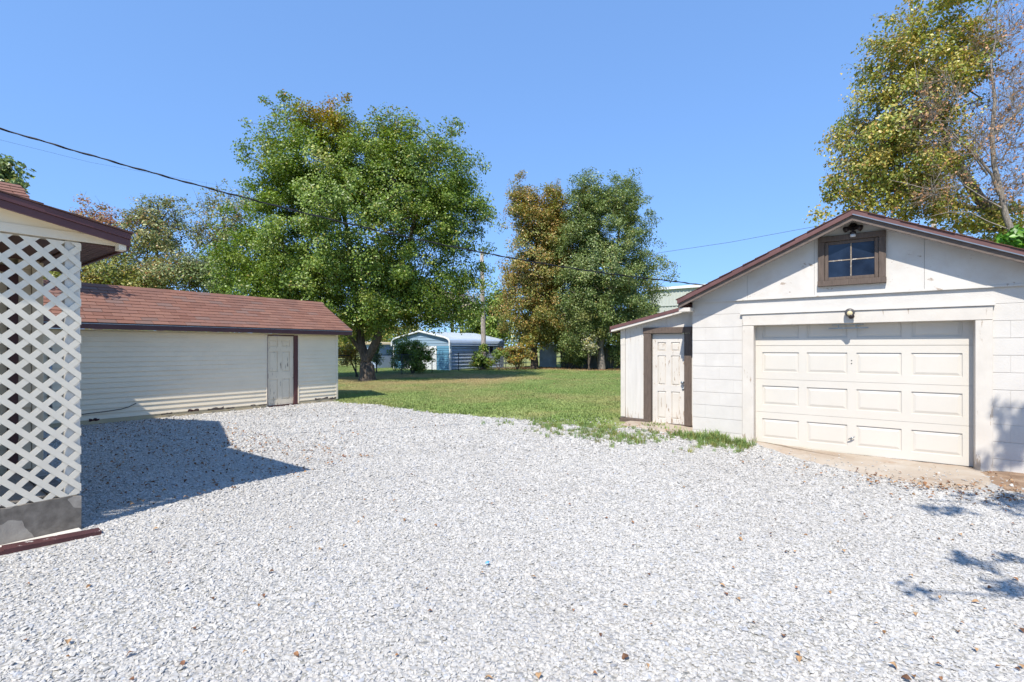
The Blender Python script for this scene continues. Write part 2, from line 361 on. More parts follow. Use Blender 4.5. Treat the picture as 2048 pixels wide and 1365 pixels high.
# ------------------------------------------------------------------ shared builders
def paneled(parent, mp, a0, a1, z0, z1, rects, mat, pmat, recess=.012, th=.035, names=('leaf', 'panel'), raise_=.004):
    """door leaf whose panels are sunk fields with a raised centre. mp(a,d,z): face coords -> site coords"""
    As = sorted({a0, a1, *[r[0] for r in rects], *[r[1] for r in rects]}); Zs = sorted({z0, z1, *[r[2] for r in rects], *[r[3] for r in rects]})
    m = MB()
    for i in range(len(As)-1):
        for j in range(len(Zs)-1):
            ca, cz = (As[i]+As[i+1])/2, (Zs[j]+Zs[j+1])/2
            if any(r[0] < ca < r[1] and r[2] < cz < r[3] for r in rects): continue
            m.add([mp(As[i], 0, Zs[j]), mp(As[i+1], 0, Zs[j]), mp(As[i+1], 0, Zs[j+1]), mp(As[i], 0, Zs[j+1])], [(0, 1, 2, 3)])
    for r in rects:
        c = [(r[0], r[2]), (r[1], r[2]), (r[1], r[3]), (r[0], r[3])]
        for i in range(4):
            p, q = c[i], c[(i+1) % 4]
            m.add([mp(p[0], 0, p[1]), mp(q[0], 0, q[1]), mp(q[0], recess+.002, q[1]), mp(p[0], recess+.002, p[1])], [(0, 1, 2, 3)])
    c = [(a0, z0), (a1, z0), (a1, z1), (a0, z1)]
    for i in range(4):
        p, q = c[i], c[(i+1) % 4]
        m.add([mp(p[0], 0, p[1]), mp(q[0], 0, q[1]), mp(q[0], th, q[1]), mp(p[0], th, p[1])], [(0, 1, 2, 3)])
    m.add([mp(a0, th, z0), mp(a1, th, z0), mp(a1, th, z1), mp(a0, th, z1)], [(0, 1, 2, 3)])
    leaf = part(names[0], m, mat, parent)
    for r in rects:
        w = min(.045, (r[1]-r[0])*.16, (r[3]-r[2])*.22); g = w*.3
        o = [(r[0], r[2]), (r[1], r[2]), (r[1], r[3]), (r[0], r[3])]
        def ins(k): return [(r[0]+k, r[2]+k), (r[1]-k, r[2]+k), (r[1]-k, r[3]-k), (r[0]+k, r[3]-k)]
        m = MB(); rings = [[mp(p[0], recess, p[1]) for p in o], [mp(p[0], recess, p[1]) for p in ins(g)], [mp(p[0], raise_, p[1]) for p in ins(w)]]
        m.v = sum(rings, []); m.f = [(i+4*k, (i+1) % 4+4*k, (i+1) % 4+4*k+4, i+4*k+4) for k in range(2) for i in range(4)]+[(8, 9, 10, 11)]
        part(names[1], m, pmat, parent)
    return leaf
def sidingwall(parent, mp, spans, z0, z1, e, mat, seam=None, seed=1):
    """lap siding: every course a board of its own, with butt seams where seam says"""
    rr = random.Random(seed); n = int(round((z1-z0)/e))
    for i in range(n):
        za, zb = z0+i*e, min(z0+(i+1)*e, z1)
        for (a0, a1) in spans:
            cuts = [a0, a1]
            if seam and a1-a0 > 2.2: cuts = [a0, a0+(a1-a0)*rr.uniform(.2, .8), a1]
            for k in range(len(cuts)-1):
                j = rr.uniform(-.0012, .0012); g = .0003 if k else 0
                pr = [(-.019+j, za), (-.018+j, za+.012), (-.003+j, zb-.004), (-.001, zb), (.012, zb), (.012, za)]
                m = MB(); n2 = len(pr); A, B = cuts[k]+g, cuts[k+1]-(.0003 if k < len(cuts)-2 else 0)
                m.v = [mp(A, d, z) for d, z in pr]+[mp(B, d, z) for d, z in pr]
                m.f = [tuple(range(n2))[::-1], tuple(range(n2, 2*n2))]+[(q, (q+1) % n2, n2+(q+1) % n2, n2+q) for q in range(n2)]
                part('siding_board', m, mat, parent)
def shingles(parent, eave, ridge, y0, y1, courses, tab, seed=1):
    """tabs on a slope from eave=(X,z) up to ridge=(X,z), courses run along Y"""
    rr = random.Random(seed); dx, dz = ridge[0]-eave[0], ridge[1]-eave[1]; L = math.hypot(dx, dz); ex = L/courses
    th = math.atan2(dz, abs(dx)); sg = 1 if dx < 0 else -1
    m = MB(); l = ex*1.12; h = .011                    # local: x up the slope, y along course, thicker butt at x=0
    m.add([(0, 0, 0), (l, 0, -.004), (l, 1, -.004), (0, 1, 0), (0, 0, h), (l, 0, .0005), (l, 1, .0005), (0, 1, h)],
          [(3, 2, 1, 0), (4, 5, 6, 7), (0, 1, 5, 4), (1, 2, 6, 5), (2, 3, 7, 6), (3, 0, 4, 7)])
    me = m.mesh('shingle', 'shingle')
    for i in range(courses):
        f = i/courses; X, z = eave[0]+dx*f, eave[1]+dz*f
        y = y0-(tab/2 if i % 2 else 0)+rr.uniform(-.02, .02)
        while y < y1-.02:
            a, b = max(y, y0), min(y+tab, y1); y += tab
            if b-a < .03: continue
            ob = piece('shingle', me, parent, X, a+.002, z+.006+rr.uniform(0, .0025))
            ob.scale = (1, b-a-.009, 1); ob.rotation_euler = (0, -th, 0)
            if sg > 0: ob.rotation_euler = (0, -th, math.pi); ob.location.y += b-a-.004
            ob.rotation_euler.y += rr.uniform(0, .006)
    return

# ------------------------------------------------------------------ garage
GY, GX0, GX1, PKX = 8.064, -2.394, 1.85, -.272
GLEN = 6.4
gar = thing('garage', 'white painted block garage with gable roof and wide panelled overhead door', 'garage', (GX0, GY, 0))
ez = -.012; CH = .2032
# mortar backing and hidden walls
m = MB(); m.box(GX0+.012, -1.60, GY+.006, GY+.16, -.3, 2.222); m.box(1.03, GX1-.012, GY+.006, GY+.16, -.3, 2.222); m.box(-1.60, 1.03, GY+.009, GY+.16, 2.03, 2.222)
part('mortar_wall', m, 'mortar', gar)
m = MB(); m.box(GX0+.004, GX0+.19, GY+.22, GY+GLEN, -.3, 2.222); m.box(GX1-.19, GX1-.004, GY+.22, GY+GLEN, -.3, 2.222); m.box(GX0+.19, GX1-.19, GY+GLEN-.19, GY+GLEN, -.3, 2.222)
m.box(GX0+.2, GX1-.2, GY+.22, GY+GLEN-.2, 2.15, 2.2)
part('side_wall', m, 'white_block', gar)
rr = random.Random(5); cache = {}
def blockmesh(w, h):
    k = (round(w, 3), round(h, 3))
    if k not in cache: cache[k] = chambox(w, .2, h, .005, 'white_block', 'block', .0012)
    return cache[k]
for i in range(-1, 11):
    za, zb = ez+i*CH, min(ez+(i+1)*CH, 2.219)
    for (a, b) in ((GX0, -1.60), (1.03, GX1)):
        if zb > 2.03: continue
        xs = [a]; x = a+(.4064 if i % 2 else .2032)
        while x < b-.05: xs.append(x); x += .4064
        xs.append(b)
        for p, q in zip(xs[:-1], xs[1:]):
            piece('block', blockmesh(q-p-.0006, zb-za-.005), gar, p+.0003, GY+rr.uniform(-.0012, .0012), za+.0025)
    if zb > 2.03:
        part('lintel', MB().add(*(lambda b: (b.v, b.f))(MB().box(GX0, GX1, GY-.001, GY+.2, 2.022, 2.219))), 'white_block', gar); break
# gable: plywood sheets over the blocks
slope = .457; ztop = 3.295
def rz(X, off=0): return ztop-slope*abs(X-PKX)+off
cuts = [GX0-.01, -1.58, -.72, .46, GX1+.01]
for a, b in zip(cuts[:-1], cuts[1:]):
    a, b = a+.0015, b-.0015
    pts = [(a, 2.225), (b, 2.225), (b, rz(b, -.06))]+([(PKX, rz(PKX, -.06))] if a < PKX < b else [])+[(a, rz(a, -.06))]
    part('gable_board', MB().prism(pts, 1, GY-.028, GY-.012+random.uniform(-.002, .002)), 'white_gable', gar)
m = MB(); m.prism([(GX0, 2.23), (GX1, 2.23), (GX1, rz(GX1, -.07)), (PKX, rz(PKX, -.07)), (GX0, rz(GX0, -.07))], 1, GY-.008, GY+.1); part('gable_back', m, 'grey_wood', gar)
part('gable_drip_strip', MB().box(GX0+.02, GX1, GY-.036, GY-.0285, 2.212, 2.234), 'white_gable', gar)
# roof slabs, shingle edge, rake boards
OH = .28; EX0, EX1 = -2.545, PKX+(PKX+2.545)
RY0, RY1 = GY-OH, GY+GLEN+.2
roof = None
for sgn, ex in ((-1, EX0), (1, EX1)):
    pts = [(PKX, ztop-.025), (ex, rz(ex, -.025)), (ex, rz(ex, .0)), (PKX, ztop)]
    r_ = part('roof', MB().prism(pts, 1, RY0+.01, RY1), 'roof_back', gar)
    # ragged shingle courses showing along the rake
    n = 14; L = abs(ex-PKX)
    for i in range(n):
        xa, xb = PKX+sgn*L*i/n, PKX+sgn*(L*(i+1)/n+.02)
        j = rr.uniform(0, .014)
        part('shingle_course', MB().prism([(xa, rz(xa, .002)), (xb, rz(xb, .002)), (xb, rz(xb, .017)), (xa, rz(xa, .008))], 1, RY0-.018-j, RY1), 'roof_back', r_)
    f0, f1 = -.066, -.002
    part('rake_fascia', MB().prism([(PKX, ztop+f0), (ex, rz(ex, f0)), (ex, rz(ex, f1)), (PKX, ztop+f1)], 1, RY0-.014, RY0+.009), 'maroon_faded', gar)
    part('rake_drip_edge', MB().prism([(PKX, ztop+f0-.001), (ex, rz(ex, f0-.001)), (ex, rz(ex, f0+.012)), (PKX, ztop+f0+.012)], 1, RY0-.02, RY0-.0145), 'metal_galv' if sgn > 0 else 'maroon_faded', gar)
    g0, g1 = -.135, -.068; gx = ex+.02*(-sgn)
    part('rake_board', MB().prism([(PKX, ztop+g0), (gx, rz(gx, g0)), (gx, rz(gx, g1)), (PKX, ztop+g1)], 1, RY0+.012, RY0+.035), 'grey_wood', gar)
    part('roof_soffit', MB().prism([(PKX, ztop-.032), (gx, rz(gx, -.032)), (gx, rz(gx, -.05)), (PKX, ztop-.05)], 1, RY0+.036, GY-.03), 'grey_wood', gar)
    part('eave_fascia', MB().box(min(ex, ex-sgn*.02), max(ex, ex-sgn*.02), RY0+.04, RY1, rz(ex)-.13, rz(ex)-.03), 'maroon_faded', gar)
# white return blocks at the wall corner
part('rake_end_block', MB().box(GX0-.14, GX0+.03, RY0+.04, GY-.03, 2.07, 2.13), 'white_trim', gar)
# door trim
TF = GY-.03
box('door_trim', 'white_trim', gar, -1.65, -1.494, TF, GY+.03, .045, 1.828, .004)
box('door_trim', 'white_trim', gar, .928, 1.08, TF, GY+.03, .03, 1.828, .004)
box('door_header', 'white_trim', gar, -1.65, 1.08, TF-.004, GY+.03, 1.832, 1.995, .004)
box('header_cap', 'white_gable', gar, -1.68, 1.10, TF-.022, GY-.002, 1.998, 2.02, .003)
m = MB(); m.box(-1.52, -1.495, GY+.032, GY+.14, .03, 1.85); m.box(.929, .95, GY+.032, GY+.14, .03, 1.85); m.box(-1.52, .95, GY+.032, GY+.14, 1.83, 1.85)
part('door_jamb', m, 'white_trim', gar)
# overhead door: four sections, four sunk panels each
DY = GY+.141
gd = bpy.data.objects.new('garage_door', None); COL.objects.link(gd); gd.parent = gar; gd['label'] = 'white sectional overhead door with raised panels'
PX = [(-1.405, -.928), (-.826, -.347), (-.242, .24), (.341, .831)]
SEC = [(.045, .537), (.539, 1.031), (1.033, 1.531), (1.535, 2.03)]
for za, zb in SEC:
    rects = [(a, b, za+.107, zb-.098) for a, b in PX]
    paneled(gd, lambda a, d, z: (a, DY+d, z), -1.52, .95, za, zb-.001, rects, 'garage_door', 'garage_door', .014, .04, ('door_section', 'door_panel'), .005)
part('bottom_seal', MB().box(-1.5, .93, DY-.004, DY+.03, .02, .044), 'black_rubber', gd)
m = MB(); m.tube([(-.298, DY-.002, .265), (-.298, DY-.035, .265)], .009, 8); m.tube([(-.335, DY-.036, .245), (-.298, DY-.04, .265), (-.262, DY-.036, .288)], [.006, .009, .006], 8)
part('door_handle', m, 'metal_galv', gd, True)
for z in (1.325, 1.283): part('lock_hole', MB().lathe([(.007, 0), (.007, -.003)], (-.298, DY-.0005, z), 1, 10), 'black_rubber', gd)
m = MB(); m.box(-.56, -.11, DY-.075, DY-.06, 1.762, 1.776); m.box(-.45, -.44, DY-.07, DY-.064, 1.776, 1.826); m.box(-.25, -.24, DY-.07, DY-.064, 1.776, 1.826); m.box(-.52, -.16, DY-.072, DY-.062, 1.81, 1.822)
part('tension_bar', m, 'metal_galv', gd)
# gable window
win = bpy.data.objects.new('gable_window', None); COL.objects.link(win); win.parent = gar; win['label'] = 'weathered brown wooden four pane window'
wx0, wx1, wz0, wz1 = -.673, .077, 2.343, 3.026
fw = .075; FY = GY-.07
def wbox(n, mat, *a): return box(n, mat, win, *a, .004)
wbox('frame', 'brown_wood', wx0, wx0+fw, FY, GY-.029, wz0+fw, wz1-fw); wbox('frame', 'brown_wood', wx1-fw, wx1, FY, GY-.029, wz0+fw, wz1-fw)
wbox('frame', 'brown_wood', wx0, wx1, FY-.004, GY-.029, wz1-fw, wz1); wbox('sill', 'brown_wood', wx0-.005, wx1+.005, FY-.02, GY-.029, wz0, wz0+fw)
sx0, sx1, sz0, sz1 = wx0+fw+.003, wx1-fw-.003, wz0+fw+.003, wz1-fw-.003; sw = .042
for a in ((sx0, sx0+sw, sz0, sz1), (sx1-sw, sx1, sz0, sz1)): wbox('sash', 'brown_wood', a[0], a[1], FY+.018, FY+.04, a[2], a[3])
for a in ((sz0, sz0+sw), (sz1-sw, sz1)): wbox('sash', 'brown_wood', sx0+sw, sx1-sw, FY+.02, FY+.04, a[0], a[1])
mx_, mz_ = (sx0+sx1)/2, (sz0+sz1)/2
wbox('muntin', 'putty_wood', mx_-.008, mx_+.008, FY+.022, FY+.036, sz0+sw, sz1-sw); wbox('muntin', 'putty_wood', sx0+sw, sx1-sw, FY+.024, FY+.037, mz_-.008, mz_+.008)
for a in ((sx0+sw, mx_-.008), (mx_+.008, sx1-sw)):
    for b in ((sz0+sw, mz_-.008), (mz_+.008, sz1-sw)):
        part('pane', MB().box(a[0]-.002, a[1]+.002, FY+.031, FY+.034, b[0]-.002, b[1]+.002), 'pane_glass', win)
part('window_back', MB().box(sx0, sx1, FY+.037, FY+.0395, sz0, sz1), 'dark_interior', win)

# flood light under the peak, lamp on the header
fl = thing('flood_light', 'dark bronze twin flood light with white motion sensor under the gable peak', 'flood light', (-.27, GY-.03, 3.11))
m = MB(); m.lathe([(.052, .0), (.052, -.02), (.04, -.035), (.015, -.04)], (-.275, GY-.03, 3.12), 1, 16); part('mount_plate', m, 'dark_bronze', fl, True)
for sg in (-1, 1):
    p = Vector((-.275, GY-.065, 3.12)); d = Vector((sg*.75, -.45, -.35)).normalized()
    m = MB(); m.tube([p, p+d*.04, p+d*.045, p+d*.1, p+d*.112], [.012, .014, .026, .038, .04], 14); part('lamp_head', m, 'dark_bronze', fl, True)
m = MB(); m.tube([(-.275, GY-.06, 3.10), (-.275, GY-.085, 3.05)], .011, 10); part('sensor_arm', m, 'dark_bronze', fl, True)
m = MB(); m.lathe([(.03, 0), (.036, .012), (.036, .03), (.026, .036)], (-.275, GY-.09, 3.012), 2, 14); part('sensor_hood', m, 'dark_bronze', fl, True)
m = MB(); m.lathe([(.028, -.03), (.033, -.022), (.034, .004)], (-.275, GY-.09, 3.006), 2, 14); part('sensor_lens', m, 'sensor_white', fl, True)
wl = thing('wall_lamp', 'round grey lamp with cream lens above the overhead door', 'wall lamp', (-.31, TF-.004, 1.93))
m = MB(); m.lathe([(.035, -.026), (.052, -.04), (.058, -.075), (.05, -.11), (.044, -.118)], (-.31, TF+.02, 1.97), 1, 18); part('lamp_body', m, 'lamp_grey', wl, True)
m = MB(); m.lathe([(.034, -.113), (.03, -.124), (.01, -.13)], (-.308, TF+.02, 1.958), 1, 18); part('lens', m, 'lamp_cream', wl, True)
m = MB(); m.lathe([(.026, -.03), (.036, -.06), (.034, -.1), (.02, -.116)], (-.292, TF+.01, 1.92), 1, 16); part('lamp_knob', m, 'dark_bronze', wl, True)

# ------------------------------------------------------------------ lean-to on the garage side
LY = 8.4; LX0, LX1 = -3.775, GX0-.004
lean = thing('lean_to_shed', 'narrow white board lean-to with sloping maroon edged roof against the garage side', 'lean-to', (LX0, LY, .15))
def lz(X): return 1.878+(X+3.92)*.228
# vertical wall boards
edges = [LX0+.09, LX0+.29, -3.335]
def vboard(a, b, z0, d=0): part('wall_board', MB().prism([(a+.001, z0), (b-.001, z0), (b-.001, lz(b)-.06), (a+.001, lz(a)-.06)], 1, LY+d, LY+.02), 'lean_wall', lean)
for a, b in zip(edges[:-1], edges[1:]): vboard(a, b, .24, random.uniform(0, .002))
vboard(-3.335, -2.93, 1.75); vboard(-2.93, -2.535, 1.75, .001); vboard(-2.535, LX1, .2)
box('corner_trim', 'white_trim', lean, LX0, LX0+.088, LY-.012, LY+.02, .25, 1.55, .003)
part('corner_trim', MB().prism([(LX0, 1.553), (LX0+.088, 1.553), (LX0+.088, lz(LX0+.088)-.06), (LX0, lz(LX0)-.06)], 1, LY-.014, LY+.02), 'white_trim', lean)
m = MB(); m.box(LX0+.004, LX0+.05, LY+.022, LY+3.4, .1, 1.86); part('side_wall', m, 'lean_wall', lean)
box('sill_timber', 'brown_wood', lean, LX0-.005, -3.235, LY-.05, LY+.05, .135, .235, .006)
# door casing of weathered timber
box('door_casing', 'brown_wood', lean, -3.335, -3.2, LY-.03, LY+.03, .17, 1.745, .005); box('door_casing', 'brown_wood', lean, -2.625, -2.505, LY-.03, LY+.03, .19, 1.745, .005)
box('door_casing', 'brown_wood', lean, -3.345, -2.495, LY-.034, LY+.03, 1.748, 1.852, .005)
box('threshold', 'brown_wood', lean, -3.2, -2.5, LY-.0, LY+.1, .14, .19, .004)
ld = bpy.data.objects.new('door', None); COL.objects.link(ld); ld.parent = lean; ld['label'] = 'white six panel door with peeling paint'
a0, a1, b0, b1 = -3.197, -2.628, .195, 1.743
w = a1-a0
ca = [(a0+.16*w, a0+.42*w), (a0+.58*w, a0+.84*w)]
paneled(ld, lambda a, d, z: (a, LY+.045+d, z), a0, a1, b0, b1,
        [(p, q, z0, z1) for p, q in ca for z0, z1 in ((b0+.08, b0+.55), (b0+.66, b0+1.17), (b0+1.25, b0+1.40))], 'old_door', 'door_panel_white', .016, .035, ('door_leaf', 'panel'))
m = MB(); m.lathe([(.02, 0), (.012, -.02), (.026, -.035), (.026, -.055), (.012, -.065)], (a1-.035, LY+.045, .91), 1, 14); part('knob', m, 'metal_galv', ld, True)
m = MB(); m.lathe([(.02, 0), (.02, -.012), (.01, -.02)], (a1-.035, LY+.045, .8), 1, 12); part('lock', m, 'metal_galv', ld, True)
# roof
x0, x1 = -3.92, LX1+.0
part('roof', MB().prism([(x0, lz(x0)-.028), (x1, lz(x1)-.028), (x1, lz(x1)), (x0, lz(x0))], 1, LY-.13, LY+3.6), 'roof_back', lean)
part('rake_fascia', MB().prism([(x0, lz(x0)-.05), (x1, lz(x1)-.05), (x1, lz(x1)+.006), (x0, lz(x0)+.006)], 1, LY-.155, LY-.132), 'maroon_faded', lean)
part('rake_board', MB().prism([(x0+.02, lz(x0)-.088), (x1, lz(x1)-.088), (x1, lz(x1)-.052), (x0+.02, lz(x0)-.046)], 1, LY-.145, LY-.0), 'white_trim', lean)
part('eave_fascia', MB().box(x0-.012, x0+.006, LY-.13, LY+3.6, lz(x0)-.1, lz(x0)-.03), 'maroon_faded', lean)
# loose white brick lying in the weeds
br = thing('loose_brick', 'white painted broken brick lying in weeds by the garage corner', 'brick', (-1.98, 7.93, .1))
m = MB(); m.box(-2.09, -1.88, 7.88, 7.97, .09, .15); o_ = part('brick_body', m, 'pale_stone', br)
bm = bmesh.new(); bm.from_mesh(o_.data); bmesh.ops.bevel(bm, geom=bm.edges[:], offset=.012, segments=2, affect='EDGES')
for v_ in bm.verts: v_.co += Vector((random.uniform(-.006, .006),)*3)
bm.to_mesh(o_.data); bm.free()

# ------------------------------------------------------------------ sided shed
SXF = -12.25; SY0, SY1 = 1.75, 8.21
shed = thing('storage_shed', 'long low cream sided shed with red brown shingle roof', 'shed', (SXF, SY1, 0))
mpS = lambda a, d, z: (SXF-d, a, z)
DL, DR = 6.237, 6.92
sidingwall(shed, mpS, [(SY0, DL-.05), (DR+.13, SY1-.06)], .10, 1.83, .1016, 'siding', True, 3)
m = MB(); m.box(SXF-.06, SXF-.014, SY0, DL-.03, -.1, 1.86); m.box(SXF-.06, SXF-.014, DR+.1, SY1-.01, -.1, 1.86); m.box(SXF-.06, SXF-.014, DL-.03, DR+.1, 1.81, 1.86)
m.box(SXF-2.66, SXF-.06, SY0, SY0+.05, -.1, 1.86); m.box(SXF-2.66, SXF-.06, SY1-.06, SY1-.01, -.1, 1.86); m.box(SXF-2.66, SXF-2.6, SY0+.05, SY1-.06, -.1, 1.86)
part('wall', m, 'siding', shed)
RX, RZ, SEX, SEZ = -13.58, 2.865, SXF+.262, 1.985
part('gable_end', MB().prism([(SXF-.02, 1.86), (RX, RZ-.1), (SXF-2.64, 1.86)], 1, SY1-.055, SY1-.012), 'siding', shed)
part('gable_end', MB().prism([(SXF-.02, 1.86), (RX, RZ-.1), (SXF-2.64, 1.86)], 1, SY0, SY0+.04), 'siding', shed)
box('skirt_board', 'siding_skirt', shed, SXF-.012, SXF+.012, SY0, DL-.03, -.05, .098); box('skirt_board', 'siding_skirt', shed, SXF-.012, SXF+.012, DR+.11, SY1-.002, -.05, .098)
box('corner_post', 'cream_trim', shed, SXF-.012, SXF+.022, SY1-.06, SY1+.004, .06, 1.86, .004)
box('channel_trim', 'cream_trim', shed, SXF-.01, SXF+.02, DL-.05, DL-.025, .0, 1.84, .003); box('channel_trim', 'cream_trim', shed, SXF-.01, SXF+.02, DR+.105, DR+.13, .05, 1.84, .003)
box('door_casing', 'maroon', shed, SXF-.05, SXF+.006, DR+.004, DR+.1, .03, 1.82); box('door_casing', 'maroon', shed, SXF-.05, SXF+.004, DL-.024, DL-.004, .03, 1.82)
box('door_casing', 'maroon', shed, SXF-.05, SXF+.005, DL-.004, DR+.004, 1.80, 1.83)
box('door_sill', 'curb_maroon', shed, SXF-.06, SXF+.012, DL-.02, DR+.1, -.02, .035)
sd = bpy.data.objects.new('door', None); COL.objects.link(sd); sd.parent = shed; sd['label'] = 'cracked white six panel door'
a0, a1, b0, b1 = DL, DR, .045, 1.798; w = a1-a0
ca = [(a0+.06*w, a0+.39*w), (a0+.54*w, a0+.86*w)]
paneled(sd, lambda a, d, z: (SXF-.03-d, a, z), a0, a1, b0, b1,
        [(p, q, z0, z1) for p, q in ca for z0, z1 in ((b0+.13, b0+.66), (b0+.84, b0+1.36), (b0+1.48, b0+1.65))], 'shed_door', 'shed_door', .016, .035, ('door_leaf', 'panel'))
# roof with single tabs
RY0s, RY1s = SY0-.1, 8.505
part('roof_deck', MB().prism([(SEX, SEZ-.03), (RX, RZ-.03), (RX, RZ), (SEX, SEZ)], 1, RY0s, RY1s), 'roof_back', shed)
part('roof_deck', MB().prism([(RX, RZ-.03), (RX-(SEX-RX), SEZ-.03), (RX-(SEX-RX), SEZ), (RX, RZ)], 1, RY0s, RY1s), 'roof_back', shed)
shingles(shed, (SEX+.02, SEZ-.012), (RX, RZ), RY0s-.01, RY1s+.012, 12, .30, 4)
cm = MB(); cm.prism([(-.13, -.075), (0, .0), (.13, -.075), (.13, -.068), (0, .008), (-.13, -.068)], 1, 0, .3); cme = cm.mesh('ridge_cap', 'shingle')
y = RY0s
while y < RY1s-.05:
    piece('ridge_cap', cme, shed, RX, y, RZ+.012, (random.uniform(.008, .02), 0, 0)); y += .288
box('eave_fascia', 'maroon', shed, SEX-.02, SEX+.003, RY0s+.002, RY1s-.002, SEZ-.128, SEZ-.014)
box('drip_edge', 'metal_galv', shed, SEX+.0035, SEX+.012, RY0s+.002, RY1s-.002, SEZ-.03, SEZ-.016)
box('soffit', 'cream_trim', shed, SXF+.02, SEX-.021, RY0s+.002, RY1s-.002, SEZ-.12, SEZ-.105)
sl = (RZ-SEZ)/(SEX-RX)
for s2 in (1, -1):
    e_ = SEX if s2 > 0 else 2*RX-SEX
    part('rake_fascia', MB().prism([(e_, SEZ-.128), (RX, RZ-.128), (RX, RZ-.005), (e_, SEZ-.005)], 1, RY1s-.0015, RY1s+.004), 'maroon', shed)
# torn strips of siding and rot at the foot of the wall
for y_, w_, h_, mt in ((4.45, .22, .06, 'curb_maroon'), (4.85, .34, .07, 'grey_wood'), (5.25, .18, .035, 'grey_wood'), (3.95, .2, .04, 'grey_wood'), (5.8, .12, .03, 'grey_wood'), (7.5, .4, .05, 'grey_wood'), (2.75, .16, .05, 'curb_maroon'), (7.95, .2, .06, 'grey_wood'), (6.0, .2, .03, 'grey_wood')):
    m = MB(); k_ = 7; z0_ = random.uniform(.07, .1)
    up_ = [(SXF+.016+random.uniform(.004, .02), y_+w_*i/(k_-1), z0_+h_*random.uniform(.35, 1)) for i in range(k_)]; dn_ = [(SXF+.016, y_+w_*i/(k_-1), z0_-random.uniform(0, .02)) for i in range(k_)]
    m.v = up_+dn_; m.f = [(i, i+1, k_+i+1, k_+i) for i in range(k_-1)]; part('torn_strip', m, mt, shed)
# downspout and loose cable on the shed wall
m = MB(); m.tube([(SXF+.05, 2.19, .25), (SXF+.05, 2.19, 1.5)], .03, 8); part('downspout', m, 'metal_galv', shed, True)
cb = thing('loose_cable', 'thin black cable tacked along the bottom of the cream shed wall', 'cable', (SXF, 3.3, .3))
m = MB(); m.tube([(SXF+.028, y_, z_) for y_, z_ in ((2.2, .21), (2.6, .225), (3.0, .245), (3.25, .265), (3.38, .3), (3.5, .36))], .007, 6); part('cable', m, 'black_rubber', cb, True)

# ------------------------------------------------------------------ house porch, near left
HX = -5.279; PY1 = 1.133
house = thing('house', 'cream house corner with maroon trimmed gable porch and lattice', 'house', (HX, PY1, 0))
# masonry base
part('porch_base', MB().prism([(-2.6, -.1), (PY1, -.1), (PY1+.002, .28), (PY1-.06, .296), (-2.6, .292)], 0, HX-.16, HX+.02), 'base_render', house)
part('porch_base_side', MB().box(HX-1.5, HX-.162, PY1-.15, PY1-.002, -.1, .285), 'base_render', house)
part('porch_floor', MB().box(HX-1.5, HX-.162, -2.6, PY1-.152, .1, .27), 'concrete', house)
box('post', 'post_white', house, HX-.1, HX-.004, PY1-.098, PY1, .296, 2.37, .004)
box('post', 'post_white', house, HX-.1, HX-.004, -2.5, -2.4, .296, 2.37, .004)
# lattice of crossing slats, each clipped to the panel
def clip(poly, f):
    out = []
    for i in range(len(poly)):
        p, q = poly[i], poly[(i+1) % len(poly)]; fp, fq = f(p), f(q)
        if fp >= 0: out.append(p)
        if fp*fq < 0:
            k = fp/(fp-fq); out.append((p[0]+(q[0]-p[0])*k, p[1]+(q[1]-p[1])*k))
    return out
la0, la1, lz0, lz1 = -2.45, PY1+.002, .298, 2.36
pitch = .152; hw = .0425/math.sqrt(2)
for dirn, xo, ph in ((1, HX+.004, .014), (-1, HX+.0085, .122)):
    k0 = -40
    for k in range(-40, 60):
        c0 = ph+k*pitch                                   # a -/+ z = c0
        pts = []
        for t_, sd_ in ((-6, 1), (6, 1), (6, -1), (-6, -1)):
            a = c0+sd_*hw; pts.append((a+t_*dirn, t_+lz0))
        for f in (lambda p: p[0]-la0, lambda p: la1-p[0], lambda p: p[1]-lz0, lambda p: lz1-p[1]):
            if pts: pts = clip(pts, f)
        if len(pts) < 3: continue
        if max(p[0] for p in pts)-min(p[0] for p in pts) < .02: continue
        part('lattice_slat', MB().prism(pts, 0, xo, xo+.004), 'lattice_white', house)
